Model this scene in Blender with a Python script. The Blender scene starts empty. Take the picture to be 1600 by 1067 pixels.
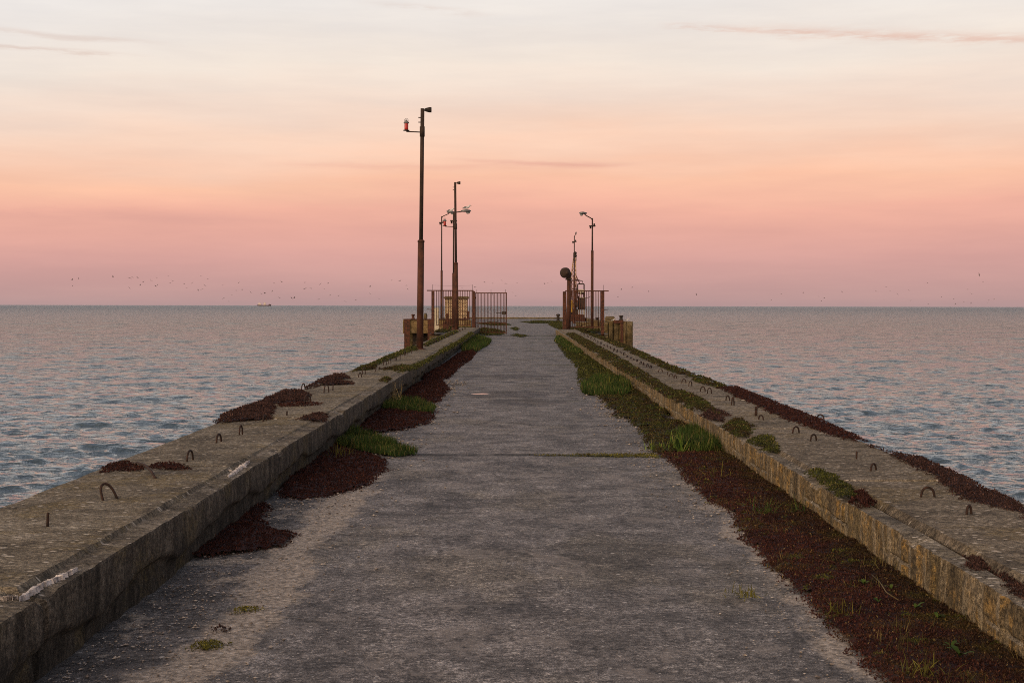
import bpy, math, random
import numpy as np
from mathutils import Vector, Matrix

random.seed(7); RNG = np.random.default_rng(11)
scene = bpy.context.scene
col = scene.collection
R = math.radians

# ------------------------------------------------------------------ camera
F = 2222.0                    # focal length in pixels of the 1600 px wide photograph
CAM = Vector((0.0, 0.0, 1.6))
YAW, PITCH, ROLL = 5.0/F, -math.atan(55.7/F), R(0.12)
cd = bpy.data.cameras.new('camera'); cam = bpy.data.objects.new('camera', cd); col.objects.link(cam)
cd.lens = 50; cd.sensor_width = 36; cd.clip_start = 0.1; cd.clip_end = 60000
CM = Matrix.Rotation(YAW, 3, 'Z') @ Matrix.Rotation(math.pi/2 + PITCH, 3, 'X') @ Matrix.Rotation(ROLL, 3, 'Z')
cam.matrix_world = Matrix.Translation(CAM) @ CM.to_4x4()
scene.camera = cam

def ray(px, py):
    return CM @ Vector(((px-800)/F, -(py-533.5)/F, -1.0))
def gp(px, py, h=0.0):        # photo pixel -> point on the level z = h
    d = ray(px, py); t = (h-CAM.z)/d.z
    return (CAM.x+d.x*t, CAM.y+d.y*t)
def at(px, py, Y):            # photo pixel -> point at distance Y
    d = ray(px, py); t = Y/d.y
    return CAM + d*t

# ------------------------------------------------------------------ node expression helper
class G:
    def __init__(s, nt): s.nt = nt
    def node(s, t, **kw):
        n = s.nt.nodes.new(t)
        for k, v in kw.items(): setattr(n, k, v)
        return n
    def put(s, sock, v):
        if isinstance(v, E): v = v.s
        if isinstance(v, bpy.types.NodeSocket): s.nt.links.new(v, sock)
        elif isinstance(v, (tuple, list)) and sock.type == 'RGBA' and len(v) == 3: sock.default_value = (*v, 1)
        else: sock.default_value = v
    def m(s, op, *a, clamp=False):
        n = s.node('ShaderNodeMath', operation=op, use_clamp=clamp)
        for i, v in enumerate(a): s.put(n.inputs[i], v)
        return E(s, n.outputs[0])
    def vec(s, x, y, z):
        n = s.node('ShaderNodeCombineXYZ')
        for i, v in enumerate((x, y, z)): s.put(n.inputs[i], v)
        return E(s, n.outputs[0])
    def sep(s, v):
        n = s.node('ShaderNodeSeparateXYZ'); s.put(n.inputs[0], v)
        return [E(s, o) for o in n.outputs]
    def scale(s, v, sx, sy, sz):
        n = s.node('ShaderNodeVectorMath', operation='MULTIPLY'); s.put(n.inputs[0], v); n.inputs[1].default_value = (sx, sy, sz)
        return E(s, n.outputs[0])
    def noise(s, v, sc, det=4, rough=.55, dist=0.0, color=False, k=1.75):
        n = s.node('ShaderNodeTexNoise'); s.put(n.inputs['Vector'], v)
        n.inputs['Scale'].default_value = sc; n.inputs['Detail'].default_value = det
        n.inputs['Roughness'].default_value = rough; n.inputs['Distortion'].default_value = dist
        f = E(s, n.outputs['Color' if color else 'Fac'])
        return f if k == 1 else s.m('MULTIPLY_ADD', f, k, .5-.5*k)
    def voro(s, v, sc, feature='F1', out='Distance', rnd=1.0, dims='3D'):
        n = s.node('ShaderNodeTexVoronoi', feature=feature, voronoi_dimensions=dims); s.put(n.inputs['Vector'], v)
        n.inputs['Scale'].default_value = sc; n.inputs['Randomness'].default_value = rnd
        return E(s, n.outputs[out])
    def step(s, x, a, b):     # smoothstep a..b -> 0..1
        n = s.node('ShaderNodeMapRange', interpolation_type='SMOOTHSTEP'); s.put(n.inputs[0], x)
        n.inputs[1].default_value = a; n.inputs[2].default_value = b
        return E(s, n.outputs[0])
    def mix(s, f, a, b):
        n = s.node('ShaderNodeMix', data_type='RGBA'); s.put(n.inputs[0], f); s.put(n.inputs[6], a); s.put(n.inputs[7], b)
        return E(s, n.outputs[2])
    def mulc(s, a, b, f=1.0):
        n = s.node('ShaderNodeMix', data_type='RGBA', blend_type='MULTIPLY'); s.put(n.inputs[0], f); s.put(n.inputs[6], a); s.put(n.inputs[7], b)
        return E(s, n.outputs[2])
    def ramp(s, x, stops, interp='LINEAR'):
        n = s.node('ShaderNodeValToRGB'); cr = n.color_ramp; cr.interpolation = interp
        while len(cr.elements) < len(stops): cr.elements.new(0.5)
        for e, (p, c) in zip(cr.elements, stops): e.position = p; e.color = (*c, 1)
        s.put(n.inputs[0], x); return E(s, n.outputs[0])
    def gray(s, v): return s.vec(v, v, v)
class E:
    def __init__(s, g, sock): s.g, s.s = g, sock
    def __add__(a, b): return a.g.m('ADD', a, b)
    __radd__ = __add__
    def __mul__(a, b): return a.g.m('MULTIPLY', a, b)
    __rmul__ = __mul__
    def __sub__(a, b): return a.g.m('SUBTRACT', a, b)
    def __rsub__(a, b): return a.g.m('SUBTRACT', b, a)
    def __truediv__(a, b): return a.g.m('DIVIDE', a, b)

def lin(r, g, b): return tuple(((c/255)/12.92 if c/255 <= .04045 else ((c/255+.055)/1.055)**2.4) for c in (r, g, b))

# ------------------------------------------------------------------ sky (dusk opposite the set sun), light
w = bpy.data.worlds.new('World'); scene.world = w; w.use_nodes = True
nt = w.node_tree; nt.nodes.clear(); g = G(nt)
tc = E(g, g.node('ShaderNodeTexCoord').outputs['Generated'])
dx, dy, dz = g.sep(tc)
az = g.m('ARCTAN2', dx, dy)                        # 0 along the pier, + to the right
el = g.m('ARCTAN2', dz, g.m('SQRT', dx*dx + dy*dy))
cl1 = g.noise(g.vec(az*2.2, el*16.0, 0.3), 1.0, 4, .55, k=1)
cl2 = g.noise(g.vec(az*7.0, el*60.0, 1.3), 1.0, 4, .6, k=1)
warp = (cl1-0.5)*0.060 + (cl2-0.5)*0.010 - g.m('MINIMUM', az, 0.0)*0.045
elw = el + warp*g.step(el, 0.0, 0.09)
def e_of(y): return math.atan((478-y)/F)
SKY = [(478, (180,149,148)), (466, (190,153,150)), (440, (202,158,153)), (400, (216,164,156)), (350, (229,171,157)), (312, (242,181,161)),
       (268, (251,197,168)), (215, (248,213,191)), (160, (244,221,205)), (100, (241,228,216)), (30, (239,231,224)), (-60, (234,231,230))]
sky_lin = [(e_of(y)/1.6, lin(*c)) for y, c in SKY]
sky_lin += [(.29/1.6, lin(202,207,214)), (.40/1.6, lin(164,174,188)), (.58/1.6, lin(122,131,150)), (.95/1.6, lin(112,120,142)), (1.0, lin(108,116,140))]
base = g.ramp(elw/1.6, sky_lin)
def streak(x1, y1, x2, y2, w_, amp, fs=14, wob=.003, soft=.03):
    a1, a2 = (x1-805)/F, (x2-805)/F; e1, e2 = e_of(y1), e_of(y2)
    k = (e2-e1)/(a2-a1)
    n = g.noise(g.vec(az*fs, el*fs*7, x1*.01), 1.0, 5, .65)
    d = (el - ((az-a1)*k + e1) + (n-.5)*wob*2) / w_
    body = g.m('EXPONENT', d*d*-1.0)
    win = g.step(az, a1-soft, a1+soft) * (1.0 - g.step(az, a2-soft, a2+soft)) if x2 < 1590 else g.step(az, a1-soft*.4, a1+soft*.4)
    return body*win*g.step(n, .15, .62)*amp
s1 = streak(1045, 45, 1700, 97, .0021, .60, fs=34, wob=.0030)
s1b = streak(1180, 54, 1580, 86, .0042, .42, fs=38, wob=.005)
s2 = streak(440, 262, 960, 258, .0021, .22, fs=9)
s2b = streak(720, 252, 960, 258, .0015, .32, fs=9)
s3 = streak(-300, 336, 420, 346, .0046, .22, fs=6, wob=.002, soft=.06)
s4 = streak(-200, 92, 210, 104, .0014, .55, fs=16)
s5 = streak(-200, 70, 240, 82, .0020, .40, fs=14)
s6 = streak(600, 12, 740, 24, .0022, .35, fs=20)
c = g.mix(g.m('MINIMUM', s1+s1b, 1.0)*.8, base, lin(230,194,178))
c = g.mix(g.m('MINIMUM', s2+s2b, 1.0), c, lin(222,160,146))
c = g.mix(s3, c, lin(190,142,142))
c = g.mix(g.m('MINIMUM', s4+s5+s6, 1.0), c, lin(216,192,180))
fine = g.noise(g.vec(az*5, el*40, 4.0), 1.0, 5, .6)
c = g.mulc(c, g.ramp(fine, [(.25, (.955,.955,.965)), (.75, (1.045,1.04,1.03))]))
# the bright afterglow behind the viewer, to the left
gdir = E(g, g.node('ShaderNodeVectorMath', operation='DOT_PRODUCT').outputs['Value'])
gn = gdir.s.node; g.put(gn.inputs[0], tc); gn.inputs[1].default_value = (-0.62, -0.77, 0.12)
glow = g.step(gdir, .15, 1.0)
c = g.mix(glow*0.95, c, (2.3, 1.55, 0.98))
below = g.step(dz, -0.02, -0.001)
c = g.mix(below, (.06,.07,.08), c)
ns = g.node('ShaderNodeTexSky', sky_type='NISHITA'); ns.sun_disc = False
ns.sun_elevation = R(3); ns.sun_rotation = R(219)
bg = g.node('ShaderNodeBackground'); g.put(bg.inputs[0], c); bg.inputs[1].default_value = 1.0
out = g.node('ShaderNodeOutputWorld'); nt.links.new(bg.outputs[0], out.inputs[0])
nt.nodes.remove(ns)

sl = bpy.data.lights.new('sun', 'SUN'); sl.energy = 0.8; sl.angle = R(24); sl.color = (1.0, .78, .58)
so = bpy.data.objects.new('sun', sl); col.objects.link(so)
so.rotation_euler = Vector((0.62, 0.77, -0.28)).to_track_quat('-Z', 'Y').to_euler()

scene.view_settings.view_transform = 'Standard'; scene.view_settings.look = 'None'
scene.view_settings.exposure = 0.0; scene.view_settings.gamma = 1.0; scene.view_settings.use_curve_mapping = False
scene.render.engine = 'CYCLES'; scene.cycles.max_bounces = 5; scene.cycles.use_denoising = False; scene.cycles.pixel_filter_type = 'BLACKMAN_HARRIS'; scene.cycles.filter_width = 1.0

# ------------------------------------------------------------------ numpy noise
def _h(ix, iy, s):
    n = (ix.astype(np.int64)*374761393 + iy.astype(np.int64)*668265263 + s*1442695041) & 0x7fffffff
    n = ((n ^ (n >> 13))*1274126177) & 0x7fffffff
    return ((n ^ (n >> 16)) & 0xffff)/65535.0
def vn(x, y, s=0):
    x = np.asarray(x, float); y = np.asarray(y, float)
    x, y = np.broadcast_arrays(x, y)
    ix, iy = np.floor(x), np.floor(y); fx, fy = x-ix, y-iy
    fx = fx*fx*(3-2*fx); fy = fy*fy*(3-2*fy)
    a, b, c_, d = _h(ix, iy, s), _h(ix+1, iy, s), _h(ix, iy+1, s), _h(ix+1, iy+1, s)
    return (a*(1-fx)+b*fx)*(1-fy) + (c_*(1-fx)+d*fx)*fy
def fbm(x, y, s=0, o=4):
    t, a, n = 0, .5, 0
    for i in range(o):
        t = t + a*vn(x*2**i, y*2**i, s+i*17); n += a; a *= .5
    return t/n - .5           # about -.5 .. .5

# ------------------------------------------------------------------ materials
def mat(name, build):
    m_ = bpy.data.materials.new(name); m_.use_nodes = True
    nt = m_.node_tree; nt.nodes.clear(); g = G(nt)
    b = g.node('ShaderNodeBsdfPrincipled'); o = g.node('ShaderNodeOutputMaterial'); nt.links.new(b.outputs[0], o.inputs[0])
    P = E(g, g.node('ShaderNodeNewGeometry').outputs['Position'])
    r = build(g, P)
    for k, v in r.items():
        if k == 'bump':
            h, st, di = v; n = g.node('ShaderNodeBump'); n.inputs['Strength'].default_value = st; n.inputs['Distance'].default_value = di
            g.put(n.inputs['Height'], h); nt.links.new(n.outputs[0], b.inputs['Normal'])
        else: g.put(b.inputs[k], v)
    return m_

def m_deck(g, P):
    x, y, z = g.sep(P)
    big = g.noise(P, .55, 4, .6); mid = g.noise(P, 2.6, 5, .62, .4); fin = g.noise(P, 28, 5, .7); gr = g.noise(P, 130, 3, .7)
    c = g.ramp(mid, [(.20, (.073,.070,.069)), (.5, (.142,.136,.133)), (.80, (.228,.220,.216))])
    c = g.mulc(c, g.ramp(g.noise(P, 11, 4, .75), [(.15, (.56,.56,.57)), (.5, (.97,.97,.97)), (.85, (1.40,1.40,1.40))]))
    c = g.mulc(c, g.ramp(fin, [(.22, (.33,.33,.34)), (.5, (.95,.95,.95)), (.78, (1.9,1.9,1.88))]))
    c = g.mulc(c, g.ramp(gr, [(.28, (.32,.32,.32)), (.5, (.95,.95,.95)), (.72, (2.0,2.0,2.0))]))
    # olive / brown algae staining
    st = g.step(g.noise(g.vec(x*.9, y*.5, 3), 1.1, 4, .6), .50, .72)
    c = g.mix(st*.55, c, g.mulc(c, (.88,.82,.64)))
    dk = g.step(g.noise(g.vec(x*.8, y*.6, 9), 1.7, 5, .65), .56, .74)
    c = g.mix(dk*.8, c, g.mulc(c, (.5,.5,.51)))
    # paler worn lane left of the middle
    lane = g.m('EXPONENT', (x+0.55)*(x+0.55)*-1.6)
    c = g.mix(lane*.35, c, g.mulc(c, (1.45,1.42,1.42)))
    # mortar-pale laitance patches
    pale = g.step(g.noise(g.vec(x*1.5, y*1.1, 14), 1.6, 6, .72), .585, .69)
    c = g.mix(pale*.45, c, (.27,.25,.235))
    # gravelly rim where the surfacing has gone, left side then right side
    n1 = g.noise(g.vec(x, y*.8, 5), 1.3, 5, .65)
    grav = g.mulc(g.ramp(g.voro(P, 60, out='Color'), [(0, (.30,.26,.21)), (.5, (.42,.37,.31)), (1, (.54,.49,.42))]), g.ramp(fin, [(.3, (.45,.45,.45)), (.7, (1.25,1.25,1.25))]))
    near = g.step(y, 19.0, 10.0); n2 = g.noise(g.vec(x*1.3, y*.9, 25), 1.9, 5, .65)
    ax = g.m('ABSOLUTE', x + 1.43 + (n1-.5)*.42 + (n2-.5)*.22)
    ml = (1.0 - g.step(ax, .10, .22 ))*g.step(y, 14.5, 11.5)
    blot = g.step(n2, .58, .68)*g.step(x*-1.0, 1.35, 1.6)*near
    ml = g.m('MAXIMUM', ml*.9, blot*.8)
    dirt = g.step(x*-1.0 + (n2-.5)*.4, 1.45, 1.65)*near
    c = g.mix(dirt*.7, c, g.mulc(c, (.42,.41,.41)))
    c = g.mix(ml, c, grav)
    edge_r = g.m('MULTIPLY', g.step(y, 6, 13), .42)
    mr = g.step(x + (n1-.5)*.40, 1.44, 1.52)*g.step(y, 16, 10)*(g.step(n2, .38, .58)*.85+.15)
    c = g.mix(mr*.8, c, grav)
    # transverse joints with grime and moss
    for y0, wd in ((15.2, .09), (24.0, .03), (38.6, .16), (50.5, .16), (62.0, .35), (69.0, .4), (76.5, .7)):
        jn = y + (g.noise(g.vec(x, y0, 0), 2.5, 4, .6)-.5)*.30 - y0
        j = 1.0 - g.step(g.m('ABSOLUTE', jn), wd*.5, wd*1.8)
        j = j*g.step(g.noise(g.vec(x, y0, 8), 1.8, 3, .6), .25, .5)
        gcol = g.mix(g.step(x + (n1-.5)*2, .1, 1.0), (.022,.019,.016), (.035,.042,.010))
        c = g.mix(j*.95, c, gcol)
    # cracks and drag marks
    qv = g.vec(x + (mid-.5)*.35, y*.55 + (g.noise(P, 1.9, 4, .6)-.5)*.5, 0)
    cr = (1.0 - g.step(g.voro(qv, .62, feature='DISTANCE_TO_EDGE', dims='2D'), .002, .008))*g.step(g.noise(P, .7, 3, .6), .5, .7)
    c = g.mix(cr*.8, c, (.035,.032,.028))
    sc_ = g.step(g.noise(g.vec(x*.5, y*3.2, 40), 1.6, 5, .75), .62, .8)
    c = g.mix(sc_*.30, c, (.32,.31,.30))
    # droppings and shell bits
    for sc, th in ((3.1, .05), (7.0, .07), (14.0, .09)):
        v = g.voro(g.scale(P, 1, .8, 1), sc, dims='2D'); rn = g.voro(g.scale(P, 1, .8, 1), sc, out='Color', dims='2D')
        f = (1.0 - g.step(v + (fin-.5)*.05, th*.5, th))*g.step(g.sep(rn)[0], .74, .76)
        c = g.mix(f*.75, c, (.55,.54,.52))
    # shallow puddles
    def pud(px, py, rx, ry):
        X, Y = gp(px, py)
        a = (x-X)/rx; b_ = (y-Y)/ry
        return 1.0 - g.step(a*a + b_*b_ + (g.noise(P, 2.2, 4, .6)-.5)*1.5, .55, 1.0)
    wet = g.m('MAXIMUM', pud(790, 616, .95, 1.2), pud(820, 628, .8, .9))
    wet = g.m('MAXIMUM', wet, pud(787, 588, 1.5, .9))
    wat = pud(753, 615.5, .20, .20)
    c = g.mix(wet*.7, c, g.mulc(c, (.42,.40,.42)))
    rough = g.mix(wat, g.gray(.80 - fin*.15), (.10,.10,.10))
    h = mid*.3 + fin*.35 + gr*.3
    return {'Base Color': c, 'Roughness': g.sep(rough)[0], 'Specular IOR Level': .4, 'bump': (h*(1.0-wat), .8, .025)}
M_DECK = mat('weathered deck concrete', m_deck)

def m_conc(lich=0.0, tone=(1,1,1), orange=0.0, face_dark=1.0):
    def f(g, P):
        x, y, z = g.sep(P)
        N_ = g.sep(E(g, g.node('ShaderNodeNewGeometry').outputs['Normal']))[2]
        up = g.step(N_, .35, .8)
        mid = g.noise(P, 3.2, 6, .66, .5); fin = g.noise(P, 34, 5, .7); gr = g.noise(P, 140, 3, .7)
        st = g.noise(g.vec(x*1.0, y*1.3, 0), 2.6, 7, .78)*.7 + g.noise(P, .8, 3, .6)*.3
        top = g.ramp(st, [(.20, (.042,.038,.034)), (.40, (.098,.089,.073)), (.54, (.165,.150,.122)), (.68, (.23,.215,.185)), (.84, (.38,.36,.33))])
        # cast face: vertical runs and board marks
        run = g.noise(g.vec(x*1.0, y*6.0, z*1.3), 1.7, 6, .7)*.55 + g.noise(P, 5.5, 6, .7, .3)*.45
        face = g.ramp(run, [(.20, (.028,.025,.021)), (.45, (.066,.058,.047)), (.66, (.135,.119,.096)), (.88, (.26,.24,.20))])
        if orange:
            face = g.mulc(face, (1.18,1.10,.88))
            om = g.step(g.noise(g.vec(x, y*3.2, z*1.7), 1.9, 6, .75)*.7+g.noise(P, 9, 4, .7)*.3, .43, .64)
            om2 = g.step(g.noise(P, 24, 4, .7), .38, .55)
            face = g.mix(om*(om2*.7+.10)*orange, face, (.30,.19,.060))
            gr_ = g.step(g.noise(g.vec(x, y*9, z*1.0), 1.1, 4, .6), .55, .68)
            face = g.mix(gr_*.45, face, (.25,.225,.18))
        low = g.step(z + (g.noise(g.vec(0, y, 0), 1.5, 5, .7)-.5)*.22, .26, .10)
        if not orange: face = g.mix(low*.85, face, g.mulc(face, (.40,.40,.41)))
        drip = g.step(g.noise(g.vec(x, y*4.0, z*.6), 1.5, 5, .7), .5, .72)
        if not orange: face = g.mix(drip*.6, face, g.mulc(face, (.38,.38,.36)))
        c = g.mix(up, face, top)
        stk = g.step(g.noise(g.vec(x*1.6, y*4.5, 30), 1.5, 6, .75), .60, .78)
        c = g.mix(stk*up*.45, c, (.33,.31,.28))
        lm = g.step(g.noise(P, 1.3, 5, .65), .50, .66)*(g.step(g.noise(P, 20, 4, .7), .42, .6)*.5+.3)
        c = g.mix(lm*lich, c, (.17,.130,.045))
        c = g.mulc(c, g.ramp(fin, [(.32, (.50,.50,.50)), (.5, (1,1,1)), (.7, (1.5,1.5,1.48))]))
        c = g.mulc(c, g.ramp(gr, [(.32, (.55,.55,.55)), (.5, (1,1,1)), (.68, (1.5,1.5,1.5))]))
        for sc, th in ((3.3, .075), (7.0, .11), (13.0, .15)):
            q = g.scale(P, .75, 1.1, 1); v = g.voro(q, sc, dims='2D'); rn = g.sep(g.voro(q, sc, out='Color', dims='2D'))[1]
            sp = (1.0 - g.step(v + (fin-.5)*.05, th*.5, th))*g.step(rn, .66, .68)*up
            c = g.mix(sp*.75, c, (.60,.58,.54))
        c = g.mulc(c, tone)
        return {'Base Color': c, 'Roughness': .93, 'Specular IOR Level': .2, 'bump': (mid*.4+fin*.4+gr*.25+run*.12, .8, .02)}
    return f
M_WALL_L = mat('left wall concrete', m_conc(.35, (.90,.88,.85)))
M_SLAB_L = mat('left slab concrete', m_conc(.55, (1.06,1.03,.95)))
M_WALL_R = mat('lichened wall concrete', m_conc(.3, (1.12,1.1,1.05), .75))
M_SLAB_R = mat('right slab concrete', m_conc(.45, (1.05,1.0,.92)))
M_PILE = mat('stained pile concrete', m_conc(.35, (.95,.90,.72), .12))
M_BEAM = mat('ochre beam concrete', m_conc(.3, (1.5,1.33,1.0), .12))

def m_mortar(g, P):
    n = g.noise(P, 18, 5, .7)
    return {'Base Color': g.ramp(n, [(.3, (.22,.20,.19)), (.55, (.60,.57,.55)), (.8, (.72,.70,.68))]), 'Roughness': .85, 'bump': (n, .9, .02)}
M_MORTAR = mat('white mortar', m_mortar)

def m_rust(dark, light, sc=9):
    def f(g, P):
        n = g.noise(P, sc, 5, .7); n2 = g.noise(g.scale(P, 1, 1, .25), sc*2.2, 4, .65)
        c = g.mulc(g.ramp(n, [(.32, dark), (.68, light)]), g.ramp(n2, [(.3, (.7,.7,.7)), (.7, (1.25,1.22,1.2))]))
        return {'Base Color': c, 'Roughness': .85, 'Metallic': .1}
    return f
M_RUST = mat('rusty steel', m_rust((.038,.015,.009), (.105,.036,.017)))
M_RUSTPOLE = mat('brown rusted pole', m_rust((.045,.018,.010), (.085,.031,.016), 4))
M_OLDSTEEL = mat('dark weathered steel', m_rust((.030,.019,.014), (.045,.028,.020), 5))
M_REBAR = mat('rusted rebar', m_rust((.014,.007,.005), (.042,.019,.012), 30))
M_CRANE = mat('rust and ochre paint', m_rust((.22,.10,.04), (.58,.40,.18), 3))
M_YEL = mat('faded yellow paint', m_rust((.30,.17,.02), (.55,.36,.05), 5))
M_DARK = mat('grimy machinery', m_rust((.012,.010,.009), (.05,.035,.025), 5))

def simple(name, c, rough=.6, **kw):
    return mat(name, lambda g, P: dict({'Base Color': g.mulc(g.ramp(g.noise(P, 12, 4, .6), [(.3, (.8,.8,.8)), (.7, (1.15,1.15,1.15))]), c), 'Roughness': rough}, **kw))
M_RED = simple('red lantern glass', (.40,.015,.012), .25)
M_GREY = simple('grey cap', (.14,.145,.15), .5)
M_LAMP = simple('lamp housing aluminium', (.12,.135,.14), .45, Metallic=.6)
M_LENS = simple('lamp lens', (.22,.24,.25), .15)
M_CREAM = simple('cream painted frame', (.48,.44,.33), .6)
M_GULL = simple('gull white', (.60,.60,.60), .8)
M_GULLG = simple('gull grey', (.17,.18,.19), .8)
M_FARGULL = simple('distant gull', (.10,.085,.085), .8)
M_SHIPW = simple('ship white', (.62,.54,.50), .6)
M_SHIPD = simple('ship hull', (.10,.07,.08), .6)
M_GRAVEL = mat('pale gravel', lambda g, P: {'Base Color': g.ramp(g.noise(P, 31, 2, .6), [(.3, (.10,.085,.075)), (.5, (.24,.21,.18)), (.7, (.46,.43,.39))]), 'Roughness': .9})

def m_brick(g, P):
    x, y, z = g.sep(P)
    n = g.node('ShaderNodeTexBrick'); g.put(n.inputs['Vector'], g.vec(x+y, z, 0)); n.inputs['Scale'].default_value = 1.0
    n.inputs['Color1'].default_value = (.50,.38,.22,1); n.inputs['Color2'].default_value = (.60,.49,.32,1); n.inputs['Mortar'].default_value = (.12,.08,.05,1)
    n.inputs['Brick Width'].default_value = .2; n.inputs['Row Height'].default_value = .115; n.inputs['Mortar Size'].default_value = .02
    return {'Base Color': g.mulc(E(g, n.outputs['Color']), g.ramp(g.noise(P, 3, 4, .6), [(.3, (.8,.8,.8)), (.7, (1.15,1.12,1.1))])), 'Roughness': .9}
M_BRICK = mat('yellow brick', m_brick)

def m_plant(stops, sc=9, wall=None, dry=0):
    def f(g, P):
        a = g.noise(P, sc, 4, .7); b = E(g, g.node('ShaderNodeAttribute', attribute_name='tone').outputs['Fac'])
        c = g.ramp(a, stops)
        if wall:
            x, y, z = g.sep(P); w2 = g.noise(P, 1.4, 5, .7)
            c = g.mix(g.step(x + (w2-.5)*.9, 1.85, 2.3)*.7, c, g.ramp(a, wall))
            spot = g.step(g.noise(P, 6, 3, .7), .66, .74)*g.step(w2, .42, .6)
            c = g.mix(spot*.7, c, (.085,.105,.018))
        c = g.mulc(c, g.ramp(b, [(0, (.45,.45,.45)), (.5, (.9,.9,.9)), (.85, (1.4,1.38,1.3)), (1, (2.3,2.2,1.9))]))
        if dry: c = g.mix(g.step(b, 1.0-dry, 1.01-dry)*.8, c, (.19,.15,.06))
        return {'Base Color': c, 'Roughness': .75, 'Specular IOR Level': .2}
    return f
RED = [(.2, (.019,.007,.006)), (.5, (.038,.012,.010)), (.8, (.066,.025,.018))]
M_SEDUM = mat('burgundy sedum', m_plant(RED))
M_SEDPINK = mat('brownish pink sedum', m_plant([(.2, (.024,.013,.012)), (.5, (.045,.023,.021)), (.8, (.074,.041,.036))]))
M_MIXED = mat('red and olive sedum', m_plant([(.2, (.028,.010,.009)), (.56, (.054,.018,.014)), (.74, (.060,.034,.014)), (.92, (.070,.062,.016))], 2.6, [(.25, (.023,.013,.007)), (.5, (.034,.025,.009)), (.75, (.050,.046,.011))], .03))
M_GREEN = mat('low green growth', m_plant([(.2, (.024,.022,.007)), (.45, (.036,.045,.009)), (.8, (.080,.090,.017))], 4, dry=.06))
M_GREENRED = mat('green growth with brown ends', m_plant([(.25, (.032,.014,.009)), (.46, (.042,.034,.010)), (.66, (.042,.058,.010)), (.88, (.085,.105,.018))], 3.0, dry=.06))
M_OLIVE = mat('yellow olive moss', m_plant([(.3, (.06,.050,.012)), (.55, (.11,.11,.020)), (.75, (.17,.16,.03))], 5))
M_GRASS = mat('dark grass blades', m_plant([(.2, (.018,.036,.007)), (.5, (.030,.062,.010)), (.8, (.065,.095,.018))], 3, dry=.10))
M_GRASSL = mat('bright grass blades', m_plant([(.3, (.06,.12,.015)), (.55, (.11,.19,.025)), (.75, (.18,.24,.04))], 3, dry=.15))
M_DRYMIX = mat('dry mixed blades', m_plant([(.3, (.05,.038,.014)), (.55, (.07,.062,.018)), (.75, (.10,.095,.025))], 3, dry=.12))
M_STRAW = mat('dry stems', m_plant([(.3, (.20,.15,.06)), (.7, (.38,.31,.16))], 5))

def m_sea(g, P):
    x, y, z = g.sep(P)
    d = g.m('SQRT', x*x + y*y)
    q = g.vec(x*.72 + y*.05, y, 0)
    n1 = g.noise(q, 1.9, 4, .55, .3, k=1); n2 = g.noise(q, 6.5, 4, .6, .2, k=1); n3 = g.noise(q, .55, 4, .6, k=1)
    far = g.step(d, 60, 400)
    h = n1*(far*.80+.26) + n2*.05 + n3*(far*2.8)
    rough = g.m('MULTIPLY', g.m('MAXIMUM', g.m('MINIMUM', g.m('LOGARITHM', d/60.0, 10.0), 1.5), 0.0), .17) + .05
    return {'Base Color': (.055,.085,.105), 'Roughness': rough, 'Specular Tint': (.93,.98,1.0), 'IOR': 1.5, 'bump': (h, 1.0, 1.0)}
M_SEA = mat('sea water', m_sea)

# ------------------------------------------------------------------ object helpers
def link(name, me, m=None, parent=None):
    me.name = name
    if m is not None:
        for q in (m if isinstance(m, (list, tuple)) else [m]): me.materials.append(q)
    o = bpy.data.objects.new(name, me); col.objects.link(o)
    if parent is not None: o.parent = parent
    return o
def tag(o, label=None, cat=None, group=None, kind=None):
    if label: o['label'] = label
    if cat: o['category'] = cat
    if group: o['group'] = group
    if kind: o['kind'] = kind
    return o
def thing(name, label, cat, loc=(0,0,0), rz=0, group=None):
    o = bpy.data.objects.new(name, None); col.objects.link(o); o.location = loc; o.rotation_euler = (0,0,rz)
    o.empty_display_size = .2
    return tag(o, label, cat, group)
def arr_mesh(name, V, Fc, m=None, parent=None, smooth=False, tone=None):
    V = np.ascontiguousarray(V, dtype=np.float32); Fc = np.ascontiguousarray(Fc, dtype=np.int32)
    k = Fc.shape[1]; me = bpy.data.meshes.new(name)
    me.vertices.add(len(V)); me.vertices.foreach_set('co', V.ravel())
    me.loops.add(Fc.size); me.loops.foreach_set('vertex_index', Fc.ravel())
    me.polygons.add(len(Fc)); me.polygons.foreach_set('loop_start', np.arange(0, Fc.size, k, dtype=np.int32))
    me.polygons.foreach_set('loop_total', np.full(len(Fc), k, dtype=np.int32))
    me.polygons.foreach_set('use_smooth', np.full(len(Fc), smooth, dtype=bool))
    if tone is not None:
        at_ = me.attributes.new('tone', 'FLOAT', 'FACE'); at_.data.foreach_set('value', np.asarray(tone, dtype=np.float32))
    me.update(calc_edges=True)
    return link(name, me, m, parent)
def grid_faces(nr, nc, wrap=False):
    i = np.arange(nr-1)[:, None]; j = np.arange(nc if wrap else nc-1)[None, :]; j2 = (j+1) % nc
    return np.stack([i*nc+j, i*nc+j2, (i+1)*nc+j2, (i+1)*nc+j], -1).reshape(-1, 4)

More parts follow.
